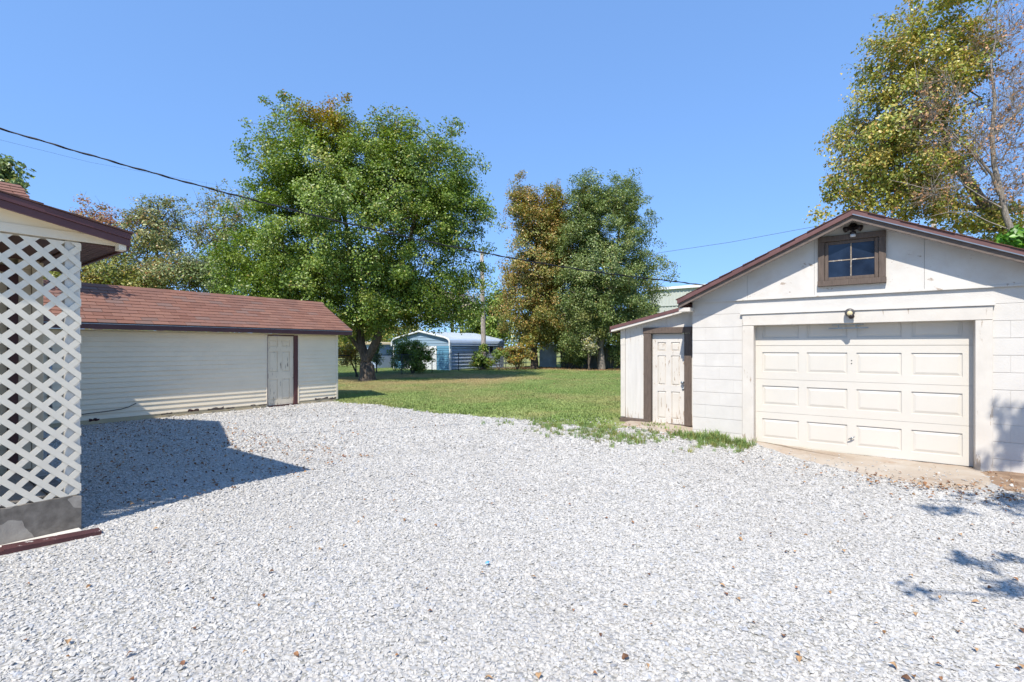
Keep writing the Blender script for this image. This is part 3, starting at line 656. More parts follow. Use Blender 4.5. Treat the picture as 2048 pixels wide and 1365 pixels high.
# beam, gable board, rake
HOV = .13; RXF = HX+HOV
EY, EZ = 1.43, 2.47                                   # eave end, top of roof edge
psl = .205; RIDY = -1.1
def pz(Y): return EZ+(EY-Y)*psl
box('porch_beam', 'cream_trim', house, HX-.11, HX+.028, RIDY*2-EY+.2, EY-.03, 2.372, 2.44)
part('gable_board', MB().prism([(RIDY*2-EY+.2, 2.442), (EY-.03, 2.442), (EY-.03, pz(EY-.03)-.06), (RIDY, pz(RIDY)-.06), (RIDY*2-EY+.2, pz(EY)-.06)], 0, HX-.05, HX+.018), 'siding', house)
pback = HX-2.7
for s2 in (1, -1):
    def my(Y): return Y if s2 > 0 else 2*RIDY-Y
    r_ = part('porch_roof', MB().prism([(my(EY), pz(EY)-.03), (my(RIDY), pz(RIDY)-.03), (my(RIDY), pz(RIDY)), (my(EY), pz(EY))], 0, pback, RXF-.005), 'roof_back', house)
    part('rake_fascia', MB().prism([(my(EY), pz(EY)-.105), (my(RIDY), pz(RIDY)-.105), (my(RIDY), pz(RIDY)-.048), (my(EY), pz(EY)-.048)], 0, RXF-.004, RXF+.016), 'maroon', house)
    part('rake_cap', MB().prism([(my(EY), pz(EY)-.046), (my(RIDY), pz(RIDY)-.046), (my(RIDY), pz(RIDY)+.002), (my(EY), pz(EY)+.002)], 0, RXF+.0, RXF+.028), 'maroon', house)
    for i in range(9):
        ya, yb = EY-(EY-RIDY)*i/9+.015, EY-(EY-RIDY)*(i+1)/9-.01
        part('shingle_course', MB().prism([(my(ya), pz(ya)+.006), (my(yb), pz(yb)+.006), (my(yb), pz(yb)+.012), (my(ya), pz(ya)+.022)], 0, pback, RXF+.03+random.uniform(0, .012)), 'roof_back', r_)
    part('rake_soffit', MB().prism([(my(EY-.04), pz(EY)-.06), (my(RIDY), pz(RIDY)-.07), (my(RIDY), pz(RIDY)-.08), (my(EY-.04), pz(EY)-.07)], 0, HX+.02, RXF-.006), 'cream_trim', house)
box('eave_fascia', 'maroon', house, -7.4, RXF-.004, EY-.022, EY-.002, EZ-.135, EZ-.02)
box('eave_end', 'cream_trim', house, HX+.03, RXF-.002, EY-.075, EY-.024, EZ-.14, EZ-.06)
# boarded soffit under the eave
n = 9
for i in range(n):
    ya, yb = PY1+.0+(EY-.024-PY1)*i/n, PY1+(EY-.024-PY1)*(i+1)/n
    part('soffit_board', MB().box(-7.4, HX+.015, ya+.001, yb-.001, 2.352+random.uniform(0, .002), 2.366), 'soffit', house)
part('porch_ceiling', MB().box(-6.76, HX-.112, -2.5, PY1-.002, 2.371, 2.385), 'soffit', house)
# house wall behind the porch
HWX = -6.78
mpH = lambda a, d, z: (HWX-d, a, z)
sidingwall(house, mpH, [(.985, 1.075)], .3, 2.37, .1524, 'siding_house', False, 8)
sidingwall(house, mpH, [(-3.4, -.3)], .3, 2.37, .1524, 'siding_house', True, 9)
box('corner_post', 'siding_house', house, HWX-.09, HWX+.022, 1.078, 1.163, .28, 2.37, .004)
box('door_frame', 'dark_brown', house, HWX-.05, HWX+.03, .918, .98, .28, 2.3); box('door_frame', 'dark_brown', house, HWX-.05, HWX+.03, -.3, -.23, .28, 2.3); box('door_frame', 'dark_brown', house, HWX-.05, HWX+.03, -.23, .918, 2.235, 2.3)
box('door', 'dark_brown', house, HWX-.05, HWX-.02, -.229, .917, .28, 2.234)
m = MB(); m.box(-12.7, HWX-.095, 1.05, 1.15, -.1, 2.42); m.box(HWX-.11, HWX-.013, -3.5, .91, -.1, 2.42); m.box(HWX-.11, HWX-.06, .91, 1.05, -.1, 2.42); m.box(-12.7, -12.6, -6, 1.05, -.1, 2.42); m.box(-12.6, HWX-.11, -3.5, -3.4, -.1, 2.42)
part('wall', m, 'siding_house', house)
# main roof: ridge parallel to the shed, gable end towards the lot
MRX, MRZ, MSL = -10.05, 3.86, .5; MY1 = 1.47; MEX = MRX+2.65
def mz(X): return MRZ-abs(X-MRX)*MSL
for s2 in (1, -1):
    e_ = MRX+s2*2.65
    part('main_roof', MB().prism([(MRX, MRZ-.05), (e_, mz(e_)-.05), (e_, mz(e_)), (MRX, MRZ)], 1, -7, MY1), 'roof_back', house)
    part('main_rake_fascia', MB().prism([(MRX, MRZ-.15), (e_, mz(e_)-.15), (e_, mz(e_)+.003), (MRX, MRZ+.003)], 1, MY1+.001, MY1+.022), 'maroon', house)
part('main_gable', MB().prism([(MRX+2.4, 2.425), (MRX, MRZ-.16), (MRX-2.4, 2.425)], 1, 1.06, 1.148), 'siding_house', house)
shingles(house, (-8.6, mz(-8.6)), (MRX, MRZ), -.6, MY1+.03, 11, .30, 6)
# maroon edging timber along the base
curb = thing('edging_timber', 'weathered maroon timber edging along the foot of the porch base', 'timber edging', (-5.03, 1.2, 0))
m = MB()
pts = [(-5.16, -1.6), (-5.115, .1), (-5.095, .66), (-5.02, 1.2)]
for i in range(3):
    (xa, ya), (xb, yb) = pts[i], pts[i+1]
    m.add([(xa-.05, ya, -.03), (xa+.045, ya, -.03), (xa+.04, ya, .045), (xa-.05, ya, .055), (xb-.05, yb, -.03), (xb+.045, yb, -.03), (xb+.035, yb, .035), (xb-.045, yb, .045)],
          [(0, 1, 2, 3), (7, 6, 5, 4), (0, 4, 5, 1), (1, 5, 6, 2), (2, 6, 7, 3), (3, 7, 4, 0)])
part('timber', m, 'curb_maroon', curb)
box('concrete_strip', 'pale_stone', curb, -5.25, -5.155, -1.6, 1.12, -.05, .03, .006)

# ------------------------------------------------------------------ metal carport, far middle
CX0, CX1, CY0, CY1 = -27.9, -22.35, 23.3, 28.9
cp = thing('metal_carport', 'blue grey corrugated metal carport building with rounded roof edge beyond the chain link fence', 'carport', (CX1, CY0, 0))
def ribs(z0, z1, pitch, d):
    out = []; z = z0
    while z < z1-1e-6:
        for f, q in ((0, 0), (.22, 0), (.4, d), (.62, d)):
            if z+f*pitch < z1: out.append((z+f*pitch, q))
        z += pitch
    out.append((z1, 0)); return out
pr = ribs(0, 1.95, .23, .075); m = MB()
for z, d in pr: m.v += [(CX1+d-.045, CY0, z), (CX1+d-.045, CY1, z)]
m.f = [(2*i, 2*i+1, 2*i+3, 2*i+2) for i in range(len(pr)-1)]
part('side_wall', m, 'carport_side', cp)
cxm = (CX0+CX1)/2; CR = 2.62
prof = [(cxm, CR), (CX1-.35, 2.17), (CX1-.12, 2.09), (CX1+.03, 2.0), (CX1+.08, 1.88), (CX1+.08, 1.62)]
prof2 = [(2*cxm-x, z) for x, z in prof]
def strip(pp, y0, y1, lift=0):
    m = MB()
    for x, z in pp: m.v += [(x, y0, z+lift), (x, y1, z+lift)]
    m.f = [(2*i, 2*i+1, 2*i+3, 2*i+2) for i in range(len(pp)-1)]; return m
part('roof', strip(prof[:3], CY0-.15, CY1+.1), 'carport_roof', cp); part('roof', strip(prof2[:3], CY0-.15, CY1+.1), 'carport_roof', cp)
part('roof_edge', strip(prof[2:], CY0-.15, CY1+.1), 'carport_side', cp); part('roof_edge', strip(prof2[2:], CY0-.15, CY1+.1), 'carport_side', cp)
for i in range(22):
    y_ = CY0-.1+i*(CY1-CY0+.15)/22; m = MB(); m.tube([(x, y_, z+.006) for x, z in prof[:3]], .012, 4); part('roof_rib', m, 'carport_roof', cp)
for z in (1.66, 1.8): part('edge_rib', MB().tube([(CX1+.09, CY0-.14, z), (CX1+.09, CY1+.09, z)], .025, 6), 'carport_side', cp)
m = MB(); m.tube([(x, CY0-.16, z) for x, z in prof], .06, 6); part('edge_trim', m, 'metal_white', cp)
m = MB(); m.tube([(x, CY0-.16, z) for x, z in prof2], .06, 6); part('edge_trim', m, 'metal_white', cp)
box('corner_trim', 'metal_white', cp, CX1-.06, CX1+.05, CY0-.05, CY0+.06, 0, 1.7); box('corner_trim', 'metal_white', cp, CX0-.05, CX0+.06, CY0-.05, CY0+.06, 0, 1.7)
box('corner_trim', 'metal_white', cp, CX1-.02, CX1+.05, CY1-.05, CY1+.03, 0, 1.7)
part('gable', MB().prism([(CX0+.06, 1.62), (CX1-.06, 1.62), (CX1-.1, 2.04), (cxm, CR-.05), (CX0+.1, 2.04)], 1, CY0, CY0+.04), 'carport_gable', cp)
for z in (1.8, 2.0, 2.2, 2.4): part('gable_rib', MB().box(cxm-2.7+(z-1.8)*3.2, cxm+2.7-(z-1.8)*3.2, CY0-.02, CY0-.002, z, z+.03), 'carport_gable', cp)
for i in range(11):
    za = .02+i*.145
    part('blue_board', MB().prism([(CY0-.03, za), (CY0-.008, za+.143), (CY0+.03, za+.143), (CY0+.03, za)], 0, CX1-1.22, CX1-.065), 'carport_blue', cp)
    part('blue_board', MB().prism([(CY0-.03, za), (CY0-.008, za+.143), (CY0+.03, za+.143), (CY0+.03, za)], 0, CX0+.065, CX0+1.1), 'carport_blue', cp)
for i in range(5): box('roll_door_panel', 'metal_white', cp, CX0+1.15, CX1-1.27, CY0-.0, CY0+.03, .03+i*.318, .343+i*.318, .006)
part('back_wall', MB().box(CX0, CX1-.05, CY1-.05, CY1, 0, 1.9), 'carport_side', cp); part('far_side_wall', MB().box(CX0, CX0+.04, CY0+.06, CY1-.06, 0, 1.9), 'carport_side', cp)
wn = bpy.data.objects.new('window', None); COL.objects.link(wn); wn.parent = cp
box('frame', 'metal_white', wn, CX1-.02, CX1+.04, 26.75, 27.75, 1.02, 1.66); box('pane', 'pane_glass', wn, CX1+.041, CX1+.05, 26.82, 27.2, 1.08, 1.6); box('pane', 'pane_glass', wn, CX1+.041, CX1+.05, 27.27, 27.68, 1.08, 1.6)
# little shed left of it
gs = thing('garden_shed', 'small blue grey shed with tan roof left of the metal carport', 'shed', (-29.4, 22.6, 0))
part('wall', MB().box(-30.6, -28.9, 22.6, 24.4, 0, 1.75), 'carport_side', gs); part('roof', MB().prism([(-30.75, 1.74), (-28.75, 1.74), (-28.8, 1.86), (-30.7, 1.95)], 1, 22.4, 24.6), 'siding_skirt', gs)
# large metal building far behind
mbld = thing('metal_building', 'large pale metal building with white roof edge far behind the garage', 'building', (-21.2, 55, 0))
m = MB(); x = -21.2; vs = []
while x < 20:
    vs += [(x, 0), (x+.22, 0), (x+.25, -.05), (x+.35, -.05), (x+.38, 0)]; x += .4
for x, d in vs: m.v += [(x, 55+d, 0), (x, 55+d, 8.05)]
m.f = [(2*i, 2*i+2, 2*i+3, 2*i+1) for i in range(len(vs)-1)]; part('wall', m, 'far_metal', mbld)
part('wall_band', MB().box(-21.2, 20, 54.88, 54.94, 6.2, 6.3), 'far_metal', mbld)
part('roof_edge', MB().box(-21.4, 20, 54.7, 55.3, 8.05, 8.35), 'metal_white', mbld); part('side_wall', MB().box(-21.2, -21.1, 55.1, 70, 0, 8.05), 'far_metal', mbld); part('roof', MB().box(-21.4, 20, 55.3, 70, 8.1, 8.2), 'metal_white', mbld)

# ------------------------------------------------------------------ chain link fence
FX = -21.25
cf = thing('chain_link_fence', 'low grey chain link fence with thin posts across the back lawn', 'fence', (FX, 11, 0))
fpos = [10.2, 12.6, 15.3, 18.3, 20.6, 22.9, 25.3, 27.8, 30.3]
for y_ in fpos:
    m = MB(); m.tube([(FX, y_, -.1), (FX, y_, 1.14)], .026, 8); p_ = part('post', m, 'fence_iron', cf, True)
    m = MB(); m.lathe([(.03, 0), (.03, .02), (.012, .045)], (FX, y_, 1.14), 2, 8); part('post_cap', m, 'fence_iron', p_, True)
for a, b in zip(fpos[:-1], fpos[1:]): part('top_rail', MB().tube([(FX, a+.02, 1.12), (FX, b-.02, 1.12)], .019, 6), 'fence_iron', cf)
m = MB(); y0f, y1f, hf = fpos[0], fpos[-1], 1.1; st = .075
for sgn, xo in ((1, .03), (-1, .034)):
    k = 0
    while True:
        ys_ = y0f-(hf if sgn > 0 else 0)+k*st; k += 1
        if ys_ > y1f+(hf if sgn < 0 else 0): break
        a = max(0, (y0f-ys_)*sgn if sgn > 0 else ys_-y1f); 
        p, q = (ys_, .03), (ys_+sgn*(hf-.03), hf)
        if min(p[0], q[0]) < y0f or max(p[0], q[0]) > y1f: continue
        m.add([(FX+xo, p[0], p[1]), (FX+xo, p[0]+.005, p[1]), (FX+xo+.004, p[0]+.0025, p[1]), (FX+xo, q[0], q[1]), (FX+xo, q[0]+.005, q[1]), (FX+xo+.004, q[0]+.0025, q[1])],
              [(0, 1, 4, 3), (1, 2, 5, 4), (2, 0, 3, 5)])
part('wire_mesh', m, 'fence_wire', cf, kind='stuff')
# board fence at the very back
bf = thing('board_fence', 'old grey upright board fence in shade under the back trees', 'fence', (-20, 32, 0))
bme = [chambox(.145, .02, h_, .004, 'fence_board', 'fence_board') for h_ in (1.66, 1.72, 1.78)]
x = -19.25; i = 0
while x < -6.5:
    piece('fence_board', random.choice(bme), bf, x, 32+random.uniform(-.01, .01), -.05, (random.uniform(-.02, .02), random.uniform(-.012, .012), 0)); x += .152
for z in (.35, 1.3): part('fence_rail', MB().box(-19.25, -6.5, 32.022, 32.07, z, z+.09), 'fence_board', bf)
for x in (-18.25, -15.6, -13, -10.4, -7.8): box('fence_post', 'fence_board', bf, x, x+.1, 32.072, 32.17, 0, 1.75)
tin = thing('tin_fence_panel', 'pale corrugated tin sheet standing behind the orange tree', 'tin panel', (-20, 31.4, 0))
m = MB(); vs = [(-20.75+i*.045, 31.4+(.02 if i % 2 else -.02)) for i in range(34)]
for x, y in vs: m.v += [(x, y, .05), (x, y, 1.78)]
m.f = [(2*i, 2*i+2, 2*i+3, 2*i+1) for i in range(len(vs)-1)]; part('corrugated_sheet', m, 'fence_tin', tin)
for x in (-20.7, -19.35): part('stake', MB().box(x, x+.06, 31.43, 31.49, 0, 1.6), 'fence_board', tin)
st_ = thing('leaning_stake', 'pale bare pole leaning against the back fence', 'stake', (-17.4, 31, 0))
part('stake', MB().tube([(-17.6, 30.6, 0), (-16.9, 31.3, 1.35)], [.03, .022], 6), 'bark_pale', st_)
bin_ = thing('white_trough', 'low white trough lying by the back fence beside the lean-to edge', 'trough', (-12.3, 30.6, 0))
m = MB(); m.prism([(30.3, .0), (30.7, 0), (30.75, .3), (30.25, .3)], 0, -13.2, -11.9); part('trough_body', m, 'metal_white', bin_)

# ------------------------------------------------------------------ poles and wires
def wthing(name, label, cat, x, y, z=0, group=None):
    e = bpy.data.objects.new(name, None); COL.objects.link(e); e.location = (x, y, z); ORG[e.name] = (x, y, z); e.empty_display_size = .2
    return tag(e, label, cat, group)
up = wthing('utility_pole', 'grey wooden utility pole standing between the carport and the orange tree', 'utility pole', -1.9, 33.3)
part('pole', MB().tube([(-1.88, 33.3, -.1), (-1.9, 33.3, .9), (-1.99, 33.3, 5), (-2.04, 33.3, 8.0)], [.185, .17, .145, .115], 12), 'pole_wood', up, True)
part('insulator', MB().lathe([(.03, 0), (.05, .05), (.03, .1), (.05, .15), (.02, .2)], (-1.98, 33.25, 8.0), 2, 10), 'metal_galv', up, True)
part('bracket', MB().box(-2.3, -1.9, 33.14, 33.19, 7.2, 7.26), 'metal_galv', up)
for z in (5.2, 5.9, 6.9): part('pole_band', MB().lathe([(.15, 0), (.15, .05)], (-2.0, 33.3, z), 2, 10), 'fence_iron', up)
up2 = wthing('utility_pole', 'distant grey utility pole rising behind the garage roof and bare tree', 'utility pole', 25.7, 30)
part('pole', MB().tube([(25.7, 30, -.1), (25.7, 30, 9.6)], [.17, .13], 10), 'pole_wood', up2, True)
part('insulator', MB().lathe([(.03, 0), (.05, .05), (.02, .12)], (25.7, 30, 9.6), 2, 8), 'metal_galv', up2, True)
def wire(name, label, pts, r, mat='black_rubber', twist=False):
    e = wthing(name, label, 'power line', *pts[0])
    part('wire', MB().tube(pts, r, 5), mat, e, True)
    if twist:
        for ph in (0, 2.1):
            q = []
            for i in range(len(pts)-1):
                a, b = Vector(pts[i]), Vector(pts[i+1])
                for j in range(10):
                    p = a.lerp(b, j/10); an = ph+(i*10+j)*.75
                    q.append(p+Vector((-.4*math.cos(an), .9*math.cos(an), math.sin(an)))*r*1.5)
            part('wire_strand', MB().tube(q, r*.75, 4), mat, e, True)
    return e
A, B = (-5.7, 5.5), (5.165, 10.45)
wp = []
for t_ in np.linspace(-.35, 1, 28):
    z = 3.943-2.62*t_+1.47*t_*t_ if t_ > 0 else 3.943-2.62*t_
    if t_ > .85: z = 2.765-(t_-.85)*.6
    wp.append((A[0]+(B[0]-A[0])*t_, A[1]+(B[1]-A[1])*t_, z))
wire('service_cable', 'thick black twisted service cable sagging across the sky to the garage', wp, .0065, twist=True)
def pxp(u, v, d): return ((u-1024)/F*d, d, CAMH+(HZ-v)/F*d)
wire('overhead_wire', 'faint thin wire running above the thick cable at far left', [pxp(-150, 240, 9), pxp(0, 280, 11), pxp(180, 325, 14), pxp(330, 352, 18), pxp(480, 378, 24), pxp(640, 402, 30)], .0025, 'fence_iron')
wire('overhead_wire', 'thin wire rising from the green tree to the pole behind the garage', [pxp(1250, 517, 34), pxp(1325, 505, 33.4), pxp(1460, 485, 32.4), pxp(1600, 459, 31.5), pxp(1868, 412, 30)], .012, 'fence_iron')
wire('overhead_wire', 'thin upper wire behind the eave crossing the left background trees', [pxp(180, 496, 34), pxp(260, 505, 34), pxp(430, 528, 34), pxp(600, 540, 34), pxp(955, 530, 33.3)], .014, 'fence_iron')
wire('overhead_wire', 'thin lower wire slanting from the utility pole into the orange tree', [pxp(966, 534, 33.2), pxp(985, 566, 33.6), pxp(1030, 600, 34.5), pxp(1100, 620, 36)], .012, 'fence_iron')

# ------------------------------------------------------------------ vegetation
def leaf_mesh(name, P, N, D, L, Wd, C, mat, fold=.25):
    """one folded rhombic leaf per row: P base, D direction, N normal, L length, Wd width, C colour"""
    n = len(P); Sd = np.cross(D, N); Sd /= np.linalg.norm(Sd, axis=1)[:, None]+1e-9
    N2 = np.cross(Sd, D)
    mid = P+D*(L*.45)[:, None]
    v = np.empty((n, 4, 3)); v[:, 0] = P; v[:, 1] = mid+Sd*(Wd*.5)[:, None]+N2*(L*fold*.35)[:, None]; v[:, 2] = P+D*L[:, None]-N2*(L*.08)[:, None]; v[:, 3] = mid-Sd*(Wd*.5)[:, None]+N2*(L*fold*.35)[:, None]
    base = (np.arange(n)*4)[:, None]
    f = np.concatenate([base+np.array([[0, 1, 2]]), base+np.array([[0, 2, 3]])], 1).reshape(-1)
    me = bpy.data.meshes.new(name); me.vertices.add(n*4); me.vertices.foreach_set('co', v.reshape(-1))
    nf = n*2; me.loops.add(nf*3); me.loops.foreach_set('vertex_index', f.astype(np.int32)); me.polygons.add(nf)
    me.polygons.foreach_set('loop_start', np.arange(nf, dtype=np.int32)*3); me.polygons.foreach_set('loop_total', np.full(nf, 3, dtype=np.int32))
    at = me.attributes.new('col', 'FLOAT_COLOR', 'POINT'); cc = np.ones((n, 4, 4)); cc[:, :, :3] = C[:, None, :]; at.data.foreach_set('color', cc.reshape(-1))
    me.materials.append(MATS[mat]); me.update(calc_edges=True); return me
def unit(a): return a/(np.linalg.norm(a, axis=1)[:, None]+1e-9)
def lobe(u, v, ru, rv, d, rd=None, dd=0):
    k = d/F; return ((u-1024)*k, d+dd, CAMH+(HZ-v)*k, ru*k, (rd if rd else (ru+rv)/2*k), rv*k)
def pick(pal, n, rng):
    cols = np.array([rgb(c) for c, w_ in pal]); w_ = np.array([w_ for c, w_ in pal], float); return cols[rng.choice(len(pal), n, p=w_/w_.sum())]
def tree(name, label, base, stems, lobes, nclump, perleaf, leafL, pal, bark_, tr, cat='tree', seed=1, clumpR=.45, shell=.5, group=None, r0=.011, colfn=None,
         droop=.25, twigs=0, minattach=.25, step=.6, mat='leaf', flat=.75, edge_noise=.25, shoots=.12):
    """stems: polylines [(x,y,z,r)..] in world space; branches grow from them out to leaf clumps spread through the lobes"""
    rng = np.random.default_rng(seed)
    root = wthing(name, label, cat, base[0], base[1], base[2] if len(base) > 2 else 0, group)
    nodes = []; par = []; fixed = []
    for s_ in stems:
        prev = s_[0][4] if len(s_[0]) > 4 else -1
        for i in range(len(s_)-1):
            a, b = np.array(s_[i][:4], float), np.array(s_[i+1][:4], float); k = max(1, int(np.linalg.norm(b[:3]-a[:3])/.5))
            for j in range(k+(i == len(s_)-2)):
                q = a+(b-a)*j/k; nodes.append(q[:3]+rng.normal(0, max(.25*q[3], .035 if q[3] < .08 else 0), 3)*(j > 0)); fixed.append(q[3]); par.append(prev); prev = len(nodes)-1
    nst = len(nodes)
    vol = np.array([l[3]*l[4]*l[5] for l in lobes])**.75; ids = rng.choice(len(lobes), nclump, p=vol/vol.sum())
    Lb = np.array(lobes)[ids]; Lb[:, 3:6] *= 1.06; dirs = unit(rng.normal(size=(nclump, 3)))
    rad = (shell+(1-shell)*rng.random(nclump))**(1/1.5)*(1+rng.normal(0, edge_noise*.35, nclump))
    spike = (rng.random(nclump) < shoots) & (dirs[:, 2] > -.3); rad = np.where(spike, rng.uniform(1.02, 1.18, nclump), rad)     # thin shoots beyond the outline
    Cc = Lb[:, :3]+dirs*rad[:, None]*Lb[:, 3:6]; Cc[:, 2] += np.where(spike, .08*Lb[:, 5], 0)
    okc = Cc[:, 2] > .25+(base[2] if len(base) > 2 else 0); spike = spike[okc]
    Cc = Cc[Cc[:, 2] > .25+(base[2] if len(base) > 2 else 0)]
    st0 = np.array(nodes).mean(0); order = np.argsort(np.linalg.norm(Cc-st0, axis=1)); Cc = Cc[order]; spike = spike[order]
    NN = np.zeros((nst+len(Cc)*8, 3)); NN[:nst] = nodes; cnt = nst; okk = np.ones(len(NN)); zmin = min(p[2] for p in nodes)
    zspan = max(p[2] for p in nodes)-zmin
    pen = np.zeros(len(NN)); pen[:nst] = np.where(NN[:nst, 2] < zmin+zspan*minattach, 50, 0)
    tips = []
    for c in Cc:
        d = np.linalg.norm(NN[:cnt]-c, axis=1)+pen[:cnt]+np.maximum(0, NN[:cnt, 2]-c[2])*.8
        j = int(np.argmin(d)); a = NN[j]; L = np.linalg.norm(c-a); k = min(7, max(1, int(L/step))); prev = j
        sag = rng.normal(0, .06*L, 3)
        for q in range(1, k+1):
            f = q/k; p = a+(c-a)*f+sag*math.sin(f*math.pi)+np.array([0, 0, -.1*L*math.sin(f*math.pi)]); NN[cnt] = p; par.append(prev); prev = cnt; cnt += 1
        tips.append(prev)
    area = np.zeros(cnt); ch = [[] for _ in range(cnt)]
    for i in range(cnt):
        if par[i] >= 0: ch[par[i]].append(i)
    R = np.zeros(cnt)
    for i in range(cnt-1, -1, -1):
        s_ = sum(R[c]**2.3 for c in ch[i]); R[i] = max(r0, s_**(1/2.3)) if ch[i] else r0
        if i < nst: R[i] = fixed[i]
        else: R[i] = min(R[i], .13)
    # wood: stems + branches as tubes following the thickest child
    m = MB(); done = np.zeros(cnt, bool)
    for i in range(cnt):
        if done[i]: continue
        chain = [par[i], i] if par[i] >= 0 else [i]; c = i
        done[i] = True
        while True:
            nx = [q for q in ch[c] if not done[q]]
            if not nx: break
            st_n = [q for q in nx if q < nst]; q = st_n[0] if st_n else max(nx, key=lambda z: R[z]); done[q] = True; chain.append(q); c = q
        if len(chain) < 2: continue
        rs = [R[q] for q in chain]
        if par[i] >= 0: rs[0] = min(rs[0], rs[1]*1.25)
        rs[-1] *= .45
        m.tube([NN[q] for q in chain], rs, 9 if rs[0] > .09 else 5 if rs[0] > .03 else 3, False)
    if twigs:
        for t_ in tips:
            for _ in range(twigs):
                a = NN[t_]-(NN[t_]-NN[par[t_]])*rng.random()*.8; d = unit((rng.normal(size=3)+np.array([0, 0, .5])+1.0*(NN[t_]-NN[par[t_]])/(np.linalg.norm(NN[t_]-NN[par[t_]])+1e-6))[None])[0]
                l = clumpR*rng.uniform(.6, 1.6); m.tube([a, a+d*l*.5+rng.normal(0, .03, 3), a+d*l+rng.normal(0, .06, 3)], [r0*.8, r0*.6, r0*.3], 3, False)
    o = ORG[root.name]
    link(tr[0], m.mesh(tr[0], bark_, o, True, False), root)
    # leaves
    n = len(Cc); per = rng.poisson(perleaf*np.clip(rng.lognormal(0, .35, n), .4, 2.2)*np.where(spike, .4, 1)); idx = np.repeat(np.arange(n), per); N_ = len(idx)
    if N_:
        cr = clumpR*rng.uniform(.7, 1.35, n)*np.where(spike, .62, 1); off = unit(rng.normal(size=(N_, 3)))*(rng.random(N_)**.45)[:, None]*cr[idx][:, None]; off[:, 2] *= flat
        P = Cc[idx]+off
        cen = np.average(np.array(lobes)[:, :3], axis=0, weights=vol)
        out = unit(P-cen); nm = unit(rng.normal(size=(N_, 3))*.6+np.array([0, 0, .55])+out*.75)
        D = unit(np.cross(nm, rng.normal(size=(N_, 3)))); D[:, 2] -= droop; D = unit(D)
        L = leafL*rng.uniform(.65, 1.3, N_)
        C = pick(pal, N_, rng); cl = pick(pal, n, rng); mixk = rng.random(n)*.5; C = C*(1-mixk[idx])[:, None]+cl[idx]*mixk[idx][:, None]
        if colfn is not None: C = colfn(P, C, rng)
        C = C*rng.uniform(.75, 1.25, N_)[:, None]
        P = P-np.array(o)
        link(tr[1], leaf_mesh(tr[1], P, nm, D, L, L*rng.uniform(.55, .8, N_), np.clip(C, 0, 1), mat), root)
    return root
GREEN = [('#667d30', 4), ('#788f3a', 4), ('#8ca048', 3), ('#516828', 2.6), ('#a5ad58', 1.2), ('#b8aa56', .4)]
# 1 the big maple
D0 = 22.4; bx, by = (735-1024)/F*D0, D0
k = D0/F
def st(*pts): return [(*pxp(u, v, d), r) for u, v, d, r in pts]
stems = [st((735, 765, D0, .44), (735, 752, D0, .36), (734, 735, D0, .34), (733, 722, D0, .36)),
         st((733, 722, D0, .22), (722, 690, D0, .2), (718, 650, D0, .18), (714, 600, D0+.2, .15), (700, 500, D0+.3, .11), (680, 380, D0, .07), (660, 280, D0, .04)),
         st((733, 722, D0, .2), (752, 685, D0-.2, .19), (765, 645, D0-.3, .17), (785, 590, D0-.4, .14), (820, 480, D0-.3, .09), (850, 360, D0, .05)),
         st((724, 705, D0, .1), (705, 680, D0-.3, .09), (690, 665, D0-.5, .07), (640, 610, D0-.8, .05), (560, 540, D0-.8, .035))]
lb = [lobe(515, 520, 80, 85, D0), lobe(600, 320, 90, 95, D0), lobe(655, 265, 52, 65, D0), lobe(800, 300, 55, 65, D0), lobe(870, 345, 90, 90, D0), lobe(730, 440, 190, 160, D0), lobe(738, 350, 85, 95, D0), lobe(915, 440, 75, 90, D0),
      lobe(700, 590, 200, 80, D0), lobe(880, 580, 78, 72, D0), lobe(560, 560, 110, 75, D0), lobe(560, 400, 60, 70, D0), lobe(960, 560, 30, 30, D0), lobe(905, 622, 62, 32, D0), lobe(760, 640, 90, 30, D0)]
def maplecol(P, C, rng):
    q = np.array(pxp(668, 215, D0)); d = np.linalg.norm((P-q)*np.array([1, .4, 1]), axis=1)
    f = np.clip(1.15-d/1.7, 0, 1)*(rng.random(len(P)) < .75)
    top = np.clip((P[:, 2]-9.5)/3, 0, 1)*(rng.random(len(P)) < .12)
    f = np.maximum(f, top)[:, None]*.62; return C*(1-f)+np.array(rgb('#c07a2c'))*f
tree('maple_tree', 'broad dense green maple with a few orange leaves at the top behind the shed', (bx, by), stems, lb, 1550, 175, .105, GREEN, 'bark_dark', ('trunk', 'crown'), seed=11, clumpR=.54, shell=.3, colfn=maplecol)
# 2 orange maple, 3 green pear at the back
D1 = 35.2
ORANGE = [('#96924a', 3.5), ('#b0894c', 2.4), ('#9f7840', 1.6), ('#838c48', 3.8), ('#c4a064', 1.3), ('#6d7a40', 2.6)]
def orcol(P, C, rng):
    f = np.clip((4.5-P[:, 2])/4, 0, .7)[:, None]*(rng.random(len(P)) < .8)[:, None]; return C*(1-f)+np.array(rgb('#788542'))*f
tree('orange_maple_tree', 'tall narrow tree turning orange at the back of the lawn', pxp(1068, 738, D1)[:2], [st((1068, 740, D1, .3), (1068, 690, D1, .24), (1070, 600, D1, .2), (1074, 480, D1, .12), (1075, 380, D1, .04))],
     [lobe(1045, 395, 24, 38, D1), lobe(1100, 405, 24, 40, D1), lobe(1072, 450, 58, 60, D1), lobe(1068, 540, 66, 75, D1), lobe(1072, 630, 78, 60, D1), lobe(1110, 520, 40, 60, D1), lobe(1112, 450, 34, 55, D1), lobe(1085, 670, 55, 25, D1)], 760, 140, .125, ORANGE, 'bark_dark', ('trunk', 'crown'), seed=12, clumpR=.56, shell=.2, shoots=.07, colfn=orcol)
D2 = 33.6
PEAR = [('#6a7a42', 4), ('#7b8a4c', 4), ('#8a9d5e', 2.6), ('#506436', 2.2), ('#a4ac6c', 1.5), ('#a08c50', .5)]
